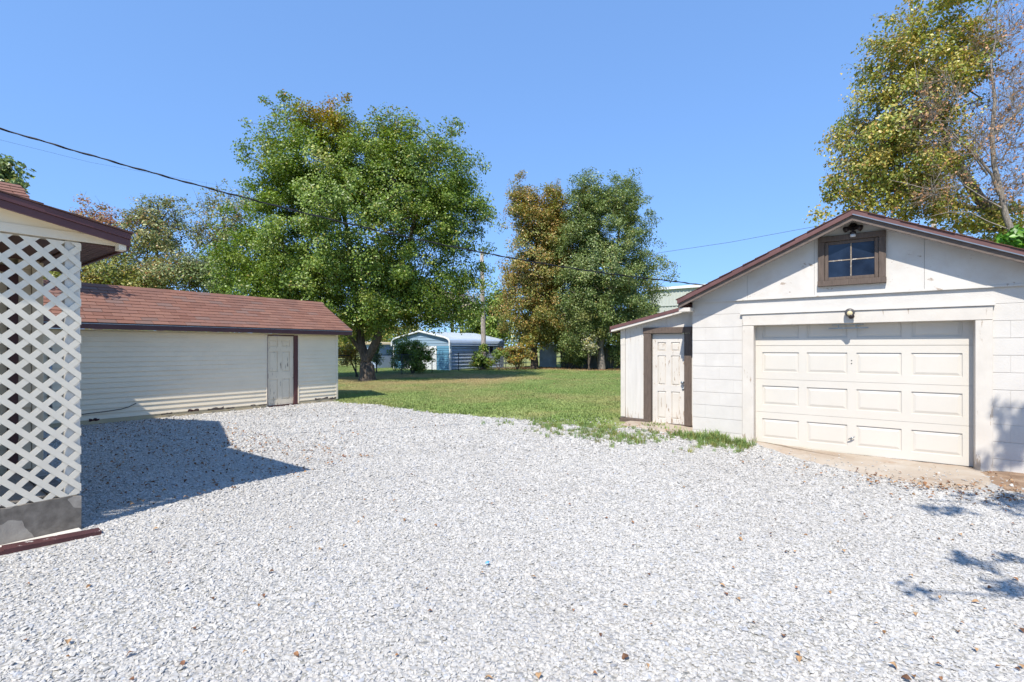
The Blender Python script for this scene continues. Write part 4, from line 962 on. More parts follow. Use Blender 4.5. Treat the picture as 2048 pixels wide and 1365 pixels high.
tree('pear_tree', 'dense dark green oval tree with twin tops right of the orange tree', pxp(1203, 741, D2)[:2],
     [st((1203, 742, D2, .3), (1202, 715, D2, .26), (1200, 695, D2, .24)), st((1200, 695, D2, .17), (1196, 660, D2, .16), (1190, 560, D2, .13), (1180, 430, D2, .05)), st((1201, 698, D2, .16), (1210, 660, D2, .15), (1225, 560, D2, .12), (1248, 410, D2, .05))],
     [lobe(1178, 400, 38, 45, D2), lobe(1248, 395, 40, 48, D2), lobe(1215, 450, 92, 62, D2), lobe(1215, 545, 110, 78, D2), lobe(1225, 615, 92, 55, D2), lobe(1170, 620, 60, 55, D2), lobe(1155, 530, 48, 70, D2), lobe(1165, 440, 42, 60, D2), lobe(1150, 680, 45, 25, D2), lobe(1230, 665, 80, 25, D2)],
     1150, 140, .115, PEAR, 'bark_grey', ('trunk', 'crown'), seed=13, clumpR=.55, shell=.2, shoots=.06)
# 4 yellow-green tree behind the garage and 5 the half bare tree in front of it
D3 = 13.6
YG = [('#a2a24c', 3), ('#b4ae56', 3), ('#7f9040', 3), ('#c2a85c', 2), ('#ba9056', 1.3), ('#667834', 1.8)]
stems = [st((2075, 745, D3, .26), (2060, 620, D3, .22), (2035, 500, D3, .17), (1990, 425, D3, .15), (1940, 370, D3, .13), (1895, 300, D3, .1), (1870, 180, D3, .06), (1880, 60, D3, .03)),
         st((1990, 425, D3, .09), (1920, 410, D3, .07), (1840, 390, D3, .05), (1740, 370, D3, .03)), st((1930, 360, D3, .08), (1860, 300, D3, .06), (1770, 230, D3, .03)), st((2035, 500, D3, .08), (2000, 460, D3, .07), (1930, 450, D3, .04))]
lb = [lobe(1880, 45, 70, 65, D3), lobe(1800, 110, 70, 75, D3), lobe(1922, 110, 40, 75, D3), lobe(1835, 210, 110, 90, D3), lobe(1745, 250, 62, 85, D3), lobe(1720, 350, 62, 50, D3), lobe(1815, 335, 95, 65, D3), lobe(1740, 400, 60, 28, D3),
      lobe(1840, 410, 75, 38, D3), lobe(1648, 432, 22, 10, D3), lobe(2010, 445, 45, 45, D3), lobe(1940, 435, 60, 32, D3), lobe(1695, 300, 28, 45, D3)]
tree('yellowing_tree', 'tall leafy yellow green tree leaning left behind the garage roof', pxp(2075, 745, D3)[:2], stems, lb, 560, 95, .082, YG, 'bark_grey', ('trunk', 'crown'), seed=14, clumpR=.34, shell=.25, step=.45, droop=.5, twigs=2, r0=.007)
D4 = 12.6
TAN = [('#b98c68', 3), ('#c79a78', 3), ('#a87c52', 2), ('#9a7040', 1)]
stems = [st((2095, 770, D4, .16), (2080, 620, D4, .12), (2030, 480, D4, .075), (2003, 390, D4, .06), (1988, 330, D4, .055), (1984, 270, D4, .05), (1990, 200, D4, .038), (1982, 130, D4, .022), (1996, 20, D4, .01)),
         st((1998, 390, D4, .036), (1960, 320, D4, .03), (1890, 262, D4, .02), (1840, 190, D4, .018), (1825, 120, D4, .01)), st((1985, 270, D4, .05), (2030, 230, D4, .04), (2080, 160, D4, .03), (2120, 60, D4, .015)),
         st((2010, 420, D4, .024), (1930, 372, D4, .018), (1860, 380, D4, .011), (1770, 362, D4, .006)), st((2040, 500, D4, .06), (2090, 380, D4, .05), (2130, 250, D4, .03)), st((1975, 350, D4, .025), (1900, 260, D4, .018), (1800, 252, D4, .01)), st((2020, 460, D4, .018), (1940, 425, D4, .012), (1850, 432, D4, .006))]
lb = [lobe(1995, 180, 55, 150, D4), lobe(2060, 250, 70, 160, D4), lobe(1930, 300, 90, 70, D4), lobe(1860, 220, 50, 70, D4), lobe(2030, 380, 60, 60, D4), lobe(2120, 150, 70, 120, D4), lobe(1870, 380, 70, 30, D4), lobe(2000, 60, 60, 80, D4)]
def tanfn(P, C, rng): return C
tree('half_bare_tree', 'half bare pale twigged tree with dry tan leaves at the right edge', pxp(2095, 770, D4)[:2], stems, lb, 430, 9, .065, TAN, 'bark_pale', ('trunk', 'crown'), seed=15, clumpR=.42, shell=.1, r0=.0052, step=.35, twigs=8, droop=.8, mat='dry_leaf', minattach=.4)
# bright green sapling at the far right above the roof
D5 = 11.4
LIME = [('#5c8a34', 3), ('#74a040', 3), ('#4a742a', 2)]
tree('mulberry_sapling', 'bright green large leaved sapling above the right roof edge', pxp(2065, 760, D5)[:2], [st((2065, 775, D5, .05), (2060, 600, D5, .04), (2045, 500, D5, .025), (2030, 470, D5, .012))],
     [lobe(2035, 470, 34, 14, D5), lobe(2015, 478, 20, 9, D5), lobe(2060, 490, 30, 20, D5)], 40, 9, .17, LIME, 'bark_grey', ('stem', 'foliage'), seed=16, clumpR=.16, shell=.1, r0=.005, droop=.5, cat='sapling')
# wispy trees behind the shed
D6 = 44
WISP = [('#8f9660', 3), ('#a3a56c', 3), ('#7b8654', 2.5), ('#a08a4c', 1.5), ('#a8764a', 1), ('#4f6130', 2)]
WRED = [('#a8705a', 3), ('#9c7f52', 2), ('#7d7d40', 1.5), ('#b08a60', 1.5)]
WYEL = [('#9a9c4e', 3), ('#aea75a', 2.5), ('#7f8a46', 3), ('#b08a4a', 1), ('#55662c', 2)]
def wisp(nm, lab, u, d, lobes, pal, seed, n=150, per=45, L=.2, cr=.75, rb=.2):
    top = min(lobes, key=lambda l: l[1]); uc = sum(l[0] for l in lobes)/len(lobes); vc = sum(l[1] for l in lobes)/len(lobes)
    return tree(nm, lab, pxp(u, 733, d)[:2], [st((u, HZ+CAMH/d*F, d, rb), (u, 640, d, rb*.9), ((u+uc)/2, (640+vc)/2, d, rb*.7), (uc, vc, d, rb*.45), (top[0], top[1], d, rb*.15)), st((u, 640, d, rb*.6), (uc-20, vc+30, d, rb*.3), (uc-45, vc, d, rb*.15))],
                [lobe(*l, d) for l in lobes], n, per, L, pal, 'bark_dark', ('trunk', 'crown'), seed=seed, clumpR=cr, shell=.15, r0=.018, step=.9, twigs=2, group='trees behind the shed')
wisp('locust_tree', 'thin reddish brown topped tree beside the maroon eave behind the shed', 200, D6, [(185, 440, 40, 38), (215, 470, 50, 40), (190, 500, 45, 40)], WRED, 21, 130, 42)
wisp('locust_tree', 'feathery olive tree in the middle of the group behind the shed', 320, D6+1, [(300, 435, 50, 36), (335, 420, 45, 26), (325, 480, 75, 50), (290, 515, 70, 45)], WISP, 22, 230, 48)
wisp('locust_tree', 'sparse grey olive tree half hidden by the big maple', 455, D6+2, [(440, 420, 45, 50), (420, 470, 45, 55), (460, 500, 50, 60), (480, 430, 40, 50)], WISP, 23, 190, 34)
wisp('hedge_tree', 'low yellow green bushy tree just above the left end of the shed roof', 195, 36, [(210, 545, 55, 32), (160, 560, 55, 35), (250, 565, 50, 30), (110, 560, 40, 32)], WYEL, 24, 170, 85, .17)
wisp('hedge_tree', 'low olive bushy tree above the middle of the shed roof', 320, 37, [(310, 555, 60, 35), (350, 545, 50, 35), (290, 575, 60, 25)], WISP, 25, 130, 75, .17)
wisp('hedge_tree', 'low dark bushy tree above the shed roof beside the maple', 430, 38, [(415, 560, 60, 40), (450, 575, 50, 35), (390, 530, 35, 30)], PEAR[:4]+WISP[:2], 26, 130, 70, .17)
D7 = 9.2
tree('corner_tree', 'dark leafy tree top showing above the house roof at far left', (-11.9, 9.3), [[(-11.9, 9.3, 0, .2), (-11.8, 9.3, 2.5, .17), (-11.2, 9.25, 4.2, .1), (-10.2, 9.2, 4.8, .05), (-9.5, 9.2, 4.9, .02)], [(-11.8, 9.3, 2.5, .12), (-12.2, 9.4, 4, .08), (-12.3, 9.4, 5.0, .03)]],
     [lobe(-20, 352, 50, 36, D7), lobe(28, 345, 20, 20, D7), lobe(-50, 400, 75, 55, D7), lobe(30, 382, 22, 13, D7), lobe(-150, 370, 70, 60, D7), lobe(-230, 350, 90, 80, D7)], 260, 70, .085, PEAR, 'bark_dark', ('trunk', 'crown'), seed=27, clumpR=.2, r0=.006, step=.4)
# street trees behind the camera, seen only mirrored in the gable window
tree('street_tree', 'half bare tree across the street mirrored in the gable window', (-14.2, -19.5), [[(-14.2, -19.5, 0, .25), (-14.2, -19.5, 3, .2), (-14.6, -19.3, 6, .12), (-14.4, -19.2, 9, .04)], [(-14.2, -19.5, 3, .12), (-12.8, -19.6, 5.5, .08), (-12, -19.7, 8, .03)]],
     [(-14.4, -19.4, 7, 2, 1.5, 2.6), (-12.3, -19.6, 6.4, 1.6, 1.2, 2)], 130, 8, .16, WYEL, 'bark_dark', ('trunk', 'crown'), seed=28, clumpR=.8, r0=.02, step=.7, twigs=4)
tree('street_tree', 'dark bushy tree across the street mirrored in the gable window', (-17.5, -24), [[(-17.5, -24, 0, .25), (-17.5, -24, 3, .15), (-17.4, -24, 5, .05)]],
     [(-17.4, -24, 3.6, 2.6, 2, 2.4), (-20.2, -23.5, 3.2, 2.2, 2, 2.0)], 130, 80, .2, PEAR, 'bark_dark', ('trunk', 'crown'), seed=29, clumpR=.6)
# background fill: far trees seen in the gaps
for u, d, lobes, pal, lab, sd_ in [
    (990, 46, [(985, 640, 40, 45), (1000, 610, 25, 30), (960, 665, 50, 25)], GREEN, 'bright green tree behind the utility pole', 31),
    (905, 60, [(900, 610, 60, 40), (945, 625, 30, 35)], [('#c9bda8', 3), ('#b8a98f', 2), ('#a3957c', 2), ('#8f8f5c', .6)], 'pale bleached tree behind the metal carport roof', 32),
    (760, 55, [(740, 650, 70, 50), (690, 660, 60, 45), (800, 640, 60, 45)], WYEL, 'yellow green tree far behind the maple trunk', 33),
    (640, 58, [(600, 640, 80, 50), (560, 610, 70, 50), (650, 620, 60, 60)], GREEN, 'green tree far behind the right end of the shed', 34),
    (1140, 46, [(1130, 640, 60, 55), (1110, 600, 40, 40)], PEAR, 'dark tree filling the gap behind the orange tree', 35),
    (1290, 44, [(1280, 660, 50, 45), (1330, 672, 40, 35)], PEAR, 'low dark tree behind the lean-to roof', 36)]:
    wisp('background_tree', lab, u, d, lobes, pal, sd_, 110, 80, .24, .8, .22)
rng = np.random.default_rng(77)
th = rng.uniform(-1.15, .62, 1500); dd_ = rng.uniform(72, 88, 1500); cx_ = th*dd_; hh = 5.5+2.2*np.sin(th*9)+1.2*np.sin(th*23+1)
cz_ = hh*rng.random(1500)**.6; per = 26; idx = np.repeat(np.arange(1500), per); n = len(idx)
P = np.stack([cx_[idx], dd_[idx], cz_[idx]], 1)+unit(rng.normal(size=(n, 3)))*(rng.random(n)**.4*1.5)[:, None]; P = P[P[:, 2] > .1]; n = len(P)
nm = unit(rng.normal(size=(n, 3))*.7+np.array([0, -.3, .7])); D = unit(np.cross(nm, rng.normal(size=(n, 3)))); L = rng.uniform(.35, .6, n)
tag(link('distant_woods', leaf_mesh('distant_woods', P, nm, D, L, L*.8, pick(GREEN+WYEL, n, rng)*rng.uniform(.75, 1.2, (n, 1)), 'leaf')), label='low line of distant green woods closing the view behind the yard', kind='stuff')
# shrubs
def shrub(nm, lab, u, d, lobes, pal, seed, n=60, per=70, L=.1, cr=.28, rb=.04):
    zb = HZ+CAMH/d*F
    sts = [st((u+random.uniform(-3, 3), zb, d, rb), (u+(l[0]-u)*.5, (zb+l[1])/2, d, rb*.7), (l[0], l[1], d, rb*.4)) for l in lobes]
    return tree(nm, lab, pxp(u, zb, d)[:2], sts, [lobe(*l, d) for l in lobes], n, per, L, pal, 'bark_dark', ('stem', 'foliage'), cat='shrub', seed=seed, clumpR=cr, shell=.2, r0=.008, step=.3, minattach=.3)
shrub('round_shrub', 'dark green rounded shrub in front of the metal carport', 827, 28.6, [(815, 700, 36, 20), (845, 700, 24, 22), (825, 722, 36, 22), (800, 695, 18, 14)], GREEN, 41, 120, 85, .1, .3)
shrub('yellow_shrub', 'yellowing shrub leaning behind the maple trunk', 716, 25, [(695, 705, 20, 16), (706, 698, 16, 14), (700, 720, 22, 12)], [('#b09a3c', 3), ('#a8803c', 2), ('#7d8a3a', 2), ('#c2873c', 1)], 42, 60, 55, .08, .25)
shrub('dark_shrub', 'small dark green shrub right of the maple trunk', 752, 29, [(752, 712, 10, 18), (757, 690, 12, 12)], PEAR, 43, 30, 60, .09, .25)
shrub('pole_vine', 'leafy vine bush climbing round the utility pole foot', 962, 32.4, [(957, 720, 13, 15), (950, 730, 10, 8), (968, 698, 5, 12), (975, 728, 6, 10)], GREEN+[('#b0903c', 1)], 44, 60, 55, .11, .25)
shrub('fence_vine', 'tangled vine with yellow leaves on the fence right of the carport', 1035, 33, [(1020, 705, 26, 10), (1045, 708, 24, 18), (1030, 720, 24, 16), (1050, 690, 16, 14)], [('#8a8a3a', 3), ('#6d7a35', 2), ('#a8803c', 2), ('#8c6a4a', 2), ('#c2a03c', 1)], 45, 90, 55, .11, .28)
shrub('rail_vine', 'low green vine along the fence top left of the orange tree', 1000, 32.6, [(1000, 708, 24, 8), (985, 720, 14, 12)], GREEN, 46, 30, 45, .1, .22)
shrub('fence_shrub', 'shaded shrub against the board fence between the orange and green trees', 1140, 35, [(1130, 700, 24, 26), (1160, 705, 22, 24), (1150, 720, 24, 14)], PEAR, 47, 70, 60, .12, .32)
shrub('fence_shrub', 'shaded shrub against the board fence just left of the lean-to', 1235, 34, [(1228, 690, 22, 22), (1240, 712, 18, 20)], PEAR, 48, 50, 55, .12, .3)
shrub('variegated_shrub', 'pale leaved shrub catching sun under the green tree', 1178, 32.5, [(1176, 680, 12, 16), (1182, 695, 10, 12)], [('#c9c4a8', 3), ('#8a9a55', 2), ('#b5a860', 1)], 49, 30, 40, .11, .25)
# tree right of the camera, outside the frame, whose shade falls on the gravel and the garage corner
def wst(*p): return [tuple(q) for q in p]
tree('roadside_tree', 'sparse leaning tree standing right of the camera that dapples the gravel', (6.6, .3), [wst((6.6, .3, 0, .16), (6.3, .4, 2.2, .14), (5.6, .6, 4.4, .09), (5.2, .9, 6.2, .04)),
     wst((6.2, .4, 2.6, .06), (4.6, .25, 3.6, .04), (2.8, .12, 4.0, .022), (1.15, .08, 4.05, .008)), wst((5.9, .5, 3.4, .05), (4.2, .55, 4.0, .03), (2.6, .5, 4.1, .018), (1.6, .46, 4.1, .007)),
     wst((5.5, .7, 4.6, .05), (4.2, .9, 5.0, .03), (2.4, .92, 5.1, .01)), wst((5.3, .9, 5.2, .04), (4.7, 1.7, 5.5, .025), (4.2, 2.05, 5.6, .01))],
     [(1.9, .1, 4.02, .75, .1, .1), (2.4, .48, 4.08, .8, .1, .08), (2.9, .9, 5.05, .7, .16, .12), (3.3, 1.0, 5.2, .6, .2, .15), (4.25, 2.0, 5.5, .35, .25, .4), (5.2, .9, 6.4, .6, .5, .5), (3.6, .1, 3.9, .8, .15, .2)], 95, 22, .1, YG, 'bark_grey', ('trunk', 'crown'), seed=51, clumpR=.13, shell=.1, r0=.005, step=.4)

# ------------------------------------------------------------------ scatter by geometry nodes
def protos(name, meshes):
    c = bpy.data.collections.new(name)
    for i, me in enumerate(meshes): c.objects.link(bpy.data.objects.new('%s_%02d' % (name, i), me))
    return c
def scatter(name, P, rot, scl, idx, coll, tint=None, kind='stuff', label=None):
    n = len(P); me = bpy.data.meshes.new(name); me.vertices.add(n); me.vertices.foreach_set('co', P.astype(np.float32).reshape(-1))
    for nm, ty, dat, ky in (('rot', 'FLOAT_VECTOR', rot, 'vector'), ('scl', 'FLOAT_VECTOR', scl, 'vector'), ('idx', 'INT', idx, 'value')):
        a = me.attributes.new(nm, ty, 'POINT'); a.data.foreach_set(ky, np.ascontiguousarray(dat).reshape(-1))
    if tint is not None:
        a = me.attributes.new('tint', 'FLOAT_COLOR', 'POINT'); cc = np.ones((n, 4)); cc[:, :3] = tint; a.data.foreach_set('color', cc.reshape(-1))
    ob = link(name, me); ng = bpy.data.node_groups.new(name, 'GeometryNodeTree')
    ng.interface.new_socket('Geometry', in_out='INPUT', socket_type='NodeSocketGeometry'); ng.interface.new_socket('Geometry', in_out='OUTPUT', socket_type='NodeSocketGeometry')
    N = lambda k: ng.nodes.new(k)
    gi, go, ip, ci = N('NodeGroupInput'), N('NodeGroupOutput'), N('GeometryNodeInstanceOnPoints'), N('GeometryNodeCollectionInfo')
    ci.inputs['Collection'].default_value = coll; ci.inputs['Separate Children'].default_value = True; ci.inputs['Reset Children'].default_value = True
    ip.inputs['Pick Instance'].default_value = True
    def na(nm, ty): a = N('GeometryNodeInputNamedAttribute'); a.data_type = ty; a.inputs['Name'].default_value = nm; return a.outputs['Attribute']
    L = ng.links.new
    L(gi.outputs[0], ip.inputs['Points']); L(ci.outputs[0], ip.inputs['Instance']); L(na('idx', 'INT'), ip.inputs['Instance Index'])
    L(na('rot', 'FLOAT_VECTOR'), ip.inputs['Rotation']); L(na('scl', 'FLOAT_VECTOR'), ip.inputs['Scale']); L(ip.outputs[0], go.inputs[0])
    md = ob.modifiers.new('scatter', 'NODES'); md.node_group = ng
    return tag(ob, label=label, kind=kind)
# gravel stones: crushed limestone, convex lumps
rng = np.random.default_rng(3); stones = []
for i in range(10):
    p = unit(rng.normal(size=(13, 3)))*np.array([1, rng.uniform(.65, .95), rng.uniform(.4, .6)])*rng.uniform(.82, 1.05, (13, 1))
    bm = bmesh.new(); [bm.verts.new(q) for q in p]; r_ = bmesh.ops.convex_hull(bm, input=bm.verts)
    for v_ in [v_ for v_ in bm.verts if not v_.link_faces]: bm.verts.remove(v_)
    me = bpy.data.meshes.new('stone'); bm.to_mesh(me); bm.free(); me.materials.append(MATS['stone']); stones.append(me)
SC = protos('stone', stones)
from math import sqrt
def inpoly(X, Y, poly):
    r = np.zeros(len(X), bool); j = len(poly)-1
    for i in range(len(poly)):
        xi, yi = poly[i]; xj, yj = poly[j]
        r ^= ((yi > Y) != (yj > Y)) & (X < (xj-xi)*(Y-yi)/(yj-yi+1e-12)+xi); j = i
    return r
edgev = np.vectorize(edge)
def gravel_mask(X, Y, soft):
    ok = Y < edgev(X)+soft
    ok &= ~((X < HX+.1) & (Y < PY1+.02) & (Y > -7)) & ~((X < HWX) & (Y < 1.2) & (Y > -7))
    ok &= ~((X < SXF+.02) & (Y > SY0))
    sl = [(a*.985, b+.03) for a, b in SLAB]; ok &= ~inpoly(X, Y, sl); ok &= ~inpoly(X, Y, DIRT); ok &= ~inpoly(X, Y, LPAD)
    ok &= ~((Y > GY-.05) & (X > GX0-.02)) & ~((Y > LY-.07) & (X > LX0))
    ok &= ~((X > -5.2) & (X < -4.98) & (Y < 1.22) & (Y > -1.7))
    return ok
PP = []; SS = []
for y0, y1, dens, s0 in ((1.0, 2.6, 6400, .0096), (2.6, 4.6, 5800, .0098), (4.6, 7.0, 3600, .0118), (7.0, 10.5, 1700, .0155), (10.5, 15.5, 620, .019)):
    wmax = 1.15*y1+.8; n = int((y1-y0)*2*wmax*dens)
    x = rng.uniform(-wmax, wmax, n); y = rng.uniform(y0, y1, n); kk = np.abs(x) < 1.15*y+.8; x, y = x[kk], y[kk]
    X, Y = S(x, y); kk = gravel_mask(X, Y, rng.normal(0, .07, len(X))); x, y, X, Y = x[kk], y[kk], X[kk], Y[kk]
    s_ = s0*np.clip(rng.lognormal(0, .38, len(x)), .45, 2.3)
    PP.append(np.stack([x, y, zt(X, Y)+.007+s_*rng.uniform(-.05, .34, len(x))], 1)); SS.append(s_)
P = np.concatenate(PP); s_ = np.concatenate(SS)
# a few stones kicked onto apron and grass
n = 900; X = rng.uniform(-6.5, 1.2, n); Y = rng.normal(8.1, .28, n)-np.where(X > -1.6, .9, 0); kk = (Y < GY-.06) | ((X < LX0-.05)); X, Y = X[kk], Y[kk]; q = W(X, Y)
sm = .011*np.clip(rng.lognormal(0, .3, len(X)), .5, 1.8); P = np.concatenate([P, np.stack([q[0], q[1], zt(X, Y)+.03], 1)]); s_ = np.concatenate([s_, sm])
n = len(P); rot = np.stack([rng.normal(0, .3, n), rng.normal(0, .3, n), rng.uniform(0, 6.28, n)], 1)
scatter('gravel_stones', P, rot, s_[:, None]*rng.uniform(.8, 1.2, (n, 3))*np.array([1, 1, .85]), rng.integers(0, len(stones), n), SC, label='white crushed limestone gravel covering the lot')
print('stones', n)
# grass tufts
def tuft(nb, h, spread, seed, wid=.006):
    r = np.random.default_rng(seed); v = []; f = []
    for i in range(nb):
        a = r.uniform(0, 6.28); b = r.uniform(0, 6.28); rr_ = spread*sqrt(r.random()); px_, py_ = rr_*math.cos(a), rr_*math.sin(a); hh = h*r.uniform(.5, 1.2); ln = hh*r.uniform(.2, .9)
        dx_, dy_ = math.cos(b), math.sin(b); w2 = wid*r.uniform(.6, 1.2); o_ = len(v)
        v += [(px_-dy_*w2, py_+dx_*w2, 0), (px_+dy_*w2, py_-dx_*w2, 0), (px_+dx_*ln*.4+dy_*w2*.7, py_+dy_*ln*.4-dx_*w2*.7, hh*.65), (px_+dx_*ln*.4-dy_*w2*.7, py_+dy_*ln*.4+dx_*w2*.7, hh*.65), (px_+dx_*ln, py_+dy_*ln, hh)]
        f += [(o_, o_+1, o_+2, o_+3), (o_+3, o_+2, o_+4)]
    me = bpy.data.meshes.new('tuft'); me.from_pydata(v, [], f); me.materials.append(MATS['grass_blade']); return me
TC = protos('tuft', [tuft(34, .05, .11, i) for i in range(5)])
WC = protos('weed', [tuft(16, .085, .05, 20+i, .005) for i in range(4)])
def vnoise(x, y, s, seed):
    r = np.random.default_rng(seed); out = np.zeros_like(x)
    for i in range(6):
        a = r.uniform(0, 6.28); fr = s*r.uniform(.5, 1.8); out += np.sin((x*math.cos(a)+y*math.sin(a))*fr+r.uniform(0, 6.28)+1.3*np.sin((x*math.sin(a)-y*math.cos(a))*fr*.7))
    return out/6
n = 96000; d = np.sqrt(rng.uniform(8.0**2, 40**2, n)*.25+rng.uniform(8.0, 40, n)**2*.75); x = rng.uniform(-.62, .42, n)*d; y = d
X, Y = S(x, y)
kk = (Y > edgev(X)+.02+rng.normal(0, .05, n)) & ~((X < SXF+.03) & (Y < SY1+.02)) & ~((X > LX0-.05) & (Y > LY-.08)) & ~((X < CX1) & (X > CX0) & (Y > CY0)) & ~((Y > 30.2) & (X > -19.5))
x, y, X, Y = x[kk], y[kk], X[kk], Y[kk]; n = len(x)
# dry, tan turf where the maple shades it and along the back; greener towards the lot
vpix = HZ+CAMH*F/y
dryc = np.exp(-((np.hypot(X+17.2, (Y-15.5)*.8)-3.2)/2.4)**2)*.9+np.clip((Y-25)/5, 0, 1)*.7
dry = np.clip(dryc+.6*vnoise(X, Y, .9, 5)+.35*vnoise(X, Y, 3.1, 6), 0, 1)
g1, g2, t1 = np.array(rgb('#7f9650')), np.array(rgb('#9aa865')), np.array(rgb('#b9a678'))
mixg = np.clip(.5+.7*vnoise(X, Y, 1.6, 7)+rng.normal(0, .2, n), 0, 1)[:, None]
tint = (g1*(1-mixg)+g2*mixg)*(1-dry[:, None])+t1*dry[:, None]
hs_ = rng.uniform(.75, 1.25, n)*(1-.35*dry)*np.where(Y < edgev(X)+1.2, 1.15, 1)
scatter('lawn_grass', np.stack([x, y, zt(X, Y)-.004], 1), np.stack([np.zeros(n), np.zeros(n), rng.uniform(0, 6.28, n)], 1), np.stack([hs_*1.25, hs_*1.25, hs_], 1), rng.integers(0, 5, n), TC, tint, label='short mown lawn, green near the gravel and dry towards the trees')
# weeds straggling into the gravel before lean-to and garage corner
X = np.concatenate([rng.normal(-3.7, .75, 300), rng.normal(-3.2, .5, 110), rng.normal(-2.0, .38, 300), rng.normal(-4.6, .5, 160)]); Y = np.concatenate([rng.normal(7.3, .25, 300), rng.normal(7.0, .2, 110), rng.normal(7.72, .2, 300)-.1, rng.normal(7.6, .15, 160)])
kk = (Y < GY-.05) & (X < -1.45) & ((vnoise(X, Y, 4, 9) > -.12) | ((X > -2.6) & (Y > 7.5))) & ~(inpoly(X, Y, LPAD)); X, Y = X[kk], Y[kk]; n = len(X); q = W(X, Y)
tw = np.array(rgb('#7f9556'))+rng.normal(0, .01, (n, 3)); tw = np.clip(tw, .02, 1); k2 = (rng.random(n) < .25)[:, None]; tw = np.where(k2, np.array(rgb('#8a8a4a')), tw)
hs_ = rng.uniform(.35, 1.2, n)*np.where((X > -2.5) & (Y > 7.6), 1.25, .8)
scatter('edge_weeds', np.stack([q[0], q[1], zt(X, Y)+.012], 1), np.stack([np.zeros(n), np.zeros(n), rng.uniform(0, 6.28, n)], 1), np.stack([hs_, hs_, hs_], 1), rng.integers(0, 4, n), WC, tw, label='weeds straggling through the gravel by the garage corner')

# ------------------------------------------------------------------ fallen leaves
def dryleaf(seed, L=.05):
    r = random.Random(seed); m = MB(); n = 6; curl = r.uniform(.1, .35); w_ = L*r.uniform(.28, .42)
    prof = [0, .6, 1, .85, .5, 0]
    for i in range(n):
        f = i/(n-1); z = L*curl*math.sin(f*math.pi*r.uniform(.8, 1.1)); ww = w_*prof[i]*r.uniform(.85, 1.15)
        m.v += [(L*(f-.5), -ww, z+L*.12*prof[i]*r.uniform(.5, 1.5)), (L*(f-.5), 0, z), (L*(f-.5), ww, z+L*.12*prof[i]*r.uniform(.5, 1.5))]
    for i in range(n-1):
        for j in range(2): a = i*3+j; m.f.append((a, a+3, a+4, a+1))
    return m
lmats = []
for i, c in enumerate(('#946a48', '#7d563c', '#a98660', '#664832', '#86623f')):
    nm = 'fallen_%d' % i; paint(nm, rgb(c), .75, .3, 60, bump=.3); lmats.append(nm)
lmesh = [dryleaf(i, .034+.005*(i % 4)).mesh('fallen_leaf', lmats[i % 5]) for i in range(10)]
lr = random.Random(9); cnt = 0
def dropleaf(X, Y, s=1):
    global cnt
    if not bool(gravel_mask(np.array([X]), np.array([Y]), 0)[0]): return
    x, y = W(X, Y); ob = link('fallen_leaf', lr.choice(lmesh), None, (x, y, float(zt(X, Y))+.02)); ob.rotation_euler = (lr.uniform(-.4, .4), lr.uniform(-.4, .4), lr.uniform(0, 6.28)); ob.scale = (s,)*3
    if Y > 6.0 and X > -2: lab, gr = 'small dry brown leaf on the gravel just before the concrete apron', 'leaves before the apron'
    elif y < 3.3: lab, gr = ('dry brown leaf on the nearest gravel at the lower right' if x > 0 else 'dry brown leaf on the nearest gravel at the lower left'), ('near right leaves' if x > 0 else 'near left leaves')
    elif X < -5 and Y < 4.5: lab, gr = 'small dry leaf on the gravel beside the house shadow', 'leaves by the house shadow'
    else: lab, gr = ('small dry brown leaf on the gravel midway to the garage' if x > 0 else 'small dry brown leaf on the gravel midway to the shed'), ('leaves midway right' if x > 0 else 'leaves midway left')
    tag(ob, lab, 'leaf', gr); cnt += 1
while cnt < 230:
    d = 2.2+7*lr.random()**1.3; x = lr.uniform(-1.0, 1.04)*d
    if lr.random() > (.35+.65*max(0, (x/d+.2))): continue
    X, Y = S(x, d); dropleaf(X, Y, lr.uniform(.45, .95))
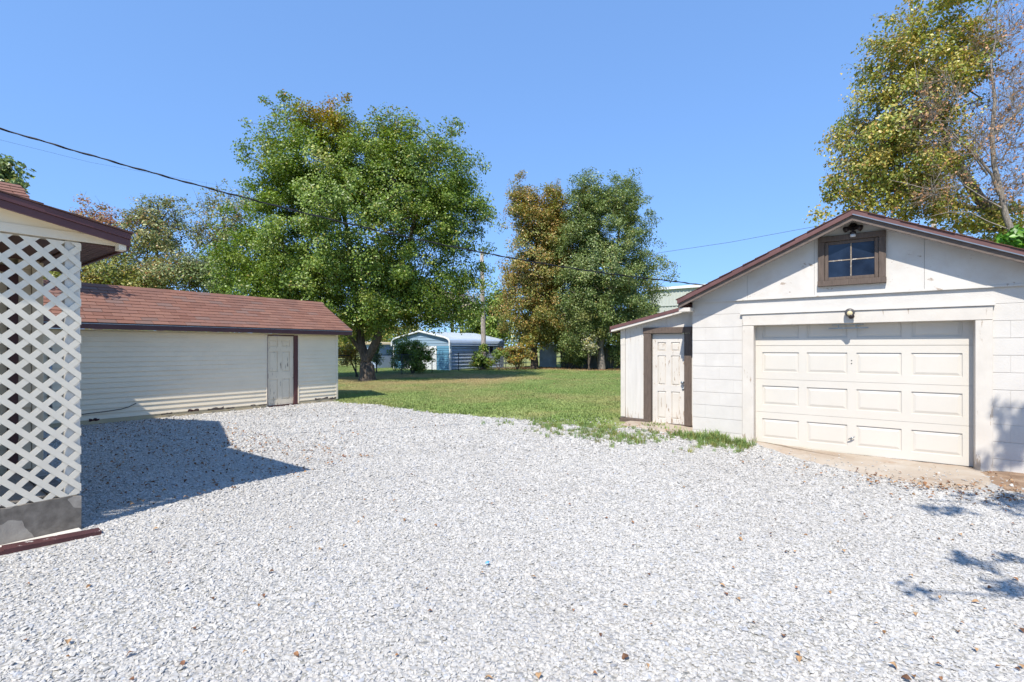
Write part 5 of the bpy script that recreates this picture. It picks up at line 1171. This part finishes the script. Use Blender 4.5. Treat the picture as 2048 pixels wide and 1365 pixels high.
# litter nobody could count: in the house shade, along the apron, under the back trees
def lmesh_small(): return [dryleaf(60+i, .04).mesh('litter_leaf', lmats[i % 5]) for i in range(5)]
LC = protos('litter', lmesh_small())
X = np.concatenate([rng.uniform(-12.1, -5.4, 1300), rng.normal(.6, .7, 260), rng.uniform(1, 3.6, 260), rng.uniform(-12.1, -6.5, 160), rng.normal(-2.9, .5, 90)])
Y = np.concatenate([rng.uniform(1.3, 4.2, 1300), rng.normal(6.75, .22, 260), rng.uniform(6.5, 8.0, 260), rng.uniform(3, 8, 160), rng.normal(7.9, .2, 90)])
kk = (Y < GY-.05) & ~((X < SXF+.1)) & ((X > -12) | True); X, Y = X[kk], Y[kk]; q = W(X, Y); Z = zt(X, Y)+.034; sc_ = rng.uniform(.5, 1.2, len(X))
gx_ = rng.uniform(-20, -4, 420); gy_ = rng.uniform(8.4, 28, 420); q4 = W(gx_, gy_)
bx_ = rng.uniform(-22, -8, 1700); by_ = rng.uniform(28.6, 31.9, 1700); q2 = W(bx_, by_)
bx2 = rng.normal(-20.5, 1.2, 700); by2 = rng.normal(28.2, 1.6, 700); q3 = W(bx2, by2)
P = np.concatenate([np.stack([q[0], q[1], Z], 1), np.stack([q2[0], q2[1], np.full(1700, .05)], 1), np.stack([q3[0], q3[1], np.full(700, .05)], 1), np.stack([q4[0], q4[1], np.full(420, .055)], 1)])
sc_ = np.concatenate([sc_, rng.uniform(1.2, 2.2, 2400), rng.uniform(.9, 1.5, 420)]); n = len(P)
scatter('leaf_litter', P, np.stack([rng.normal(0, .4, n), rng.normal(0, .4, n), rng.uniform(0, 6.28, n)], 1), np.repeat(sc_[:, None], 3, 1), rng.integers(0, 5, n), LC, label='scattered brown leaf litter in the shade, by the apron and under the back trees')
bc = wthing('bottle_cap', 'tiny bright blue scrap lying on the gravel', 'scrap', *pxp(974, 1136, 3.36)[:2], .02)
paint('scrap_blue', rgb('#2f8fd6'), .4, .05, 10)
x, y, _ = pxp(974, 1136, 3.36); part('scrap', MB().add([(x-.014, y-.008, .03), (x+.012, y-.01, .034), (x+.016, y+.009, .04), (x-.01, y+.012, .033), (x, y, .046)], [(0, 1, 4), (1, 2, 4), (2, 3, 4), (3, 0, 4)]), 'scrap_blue', bc)
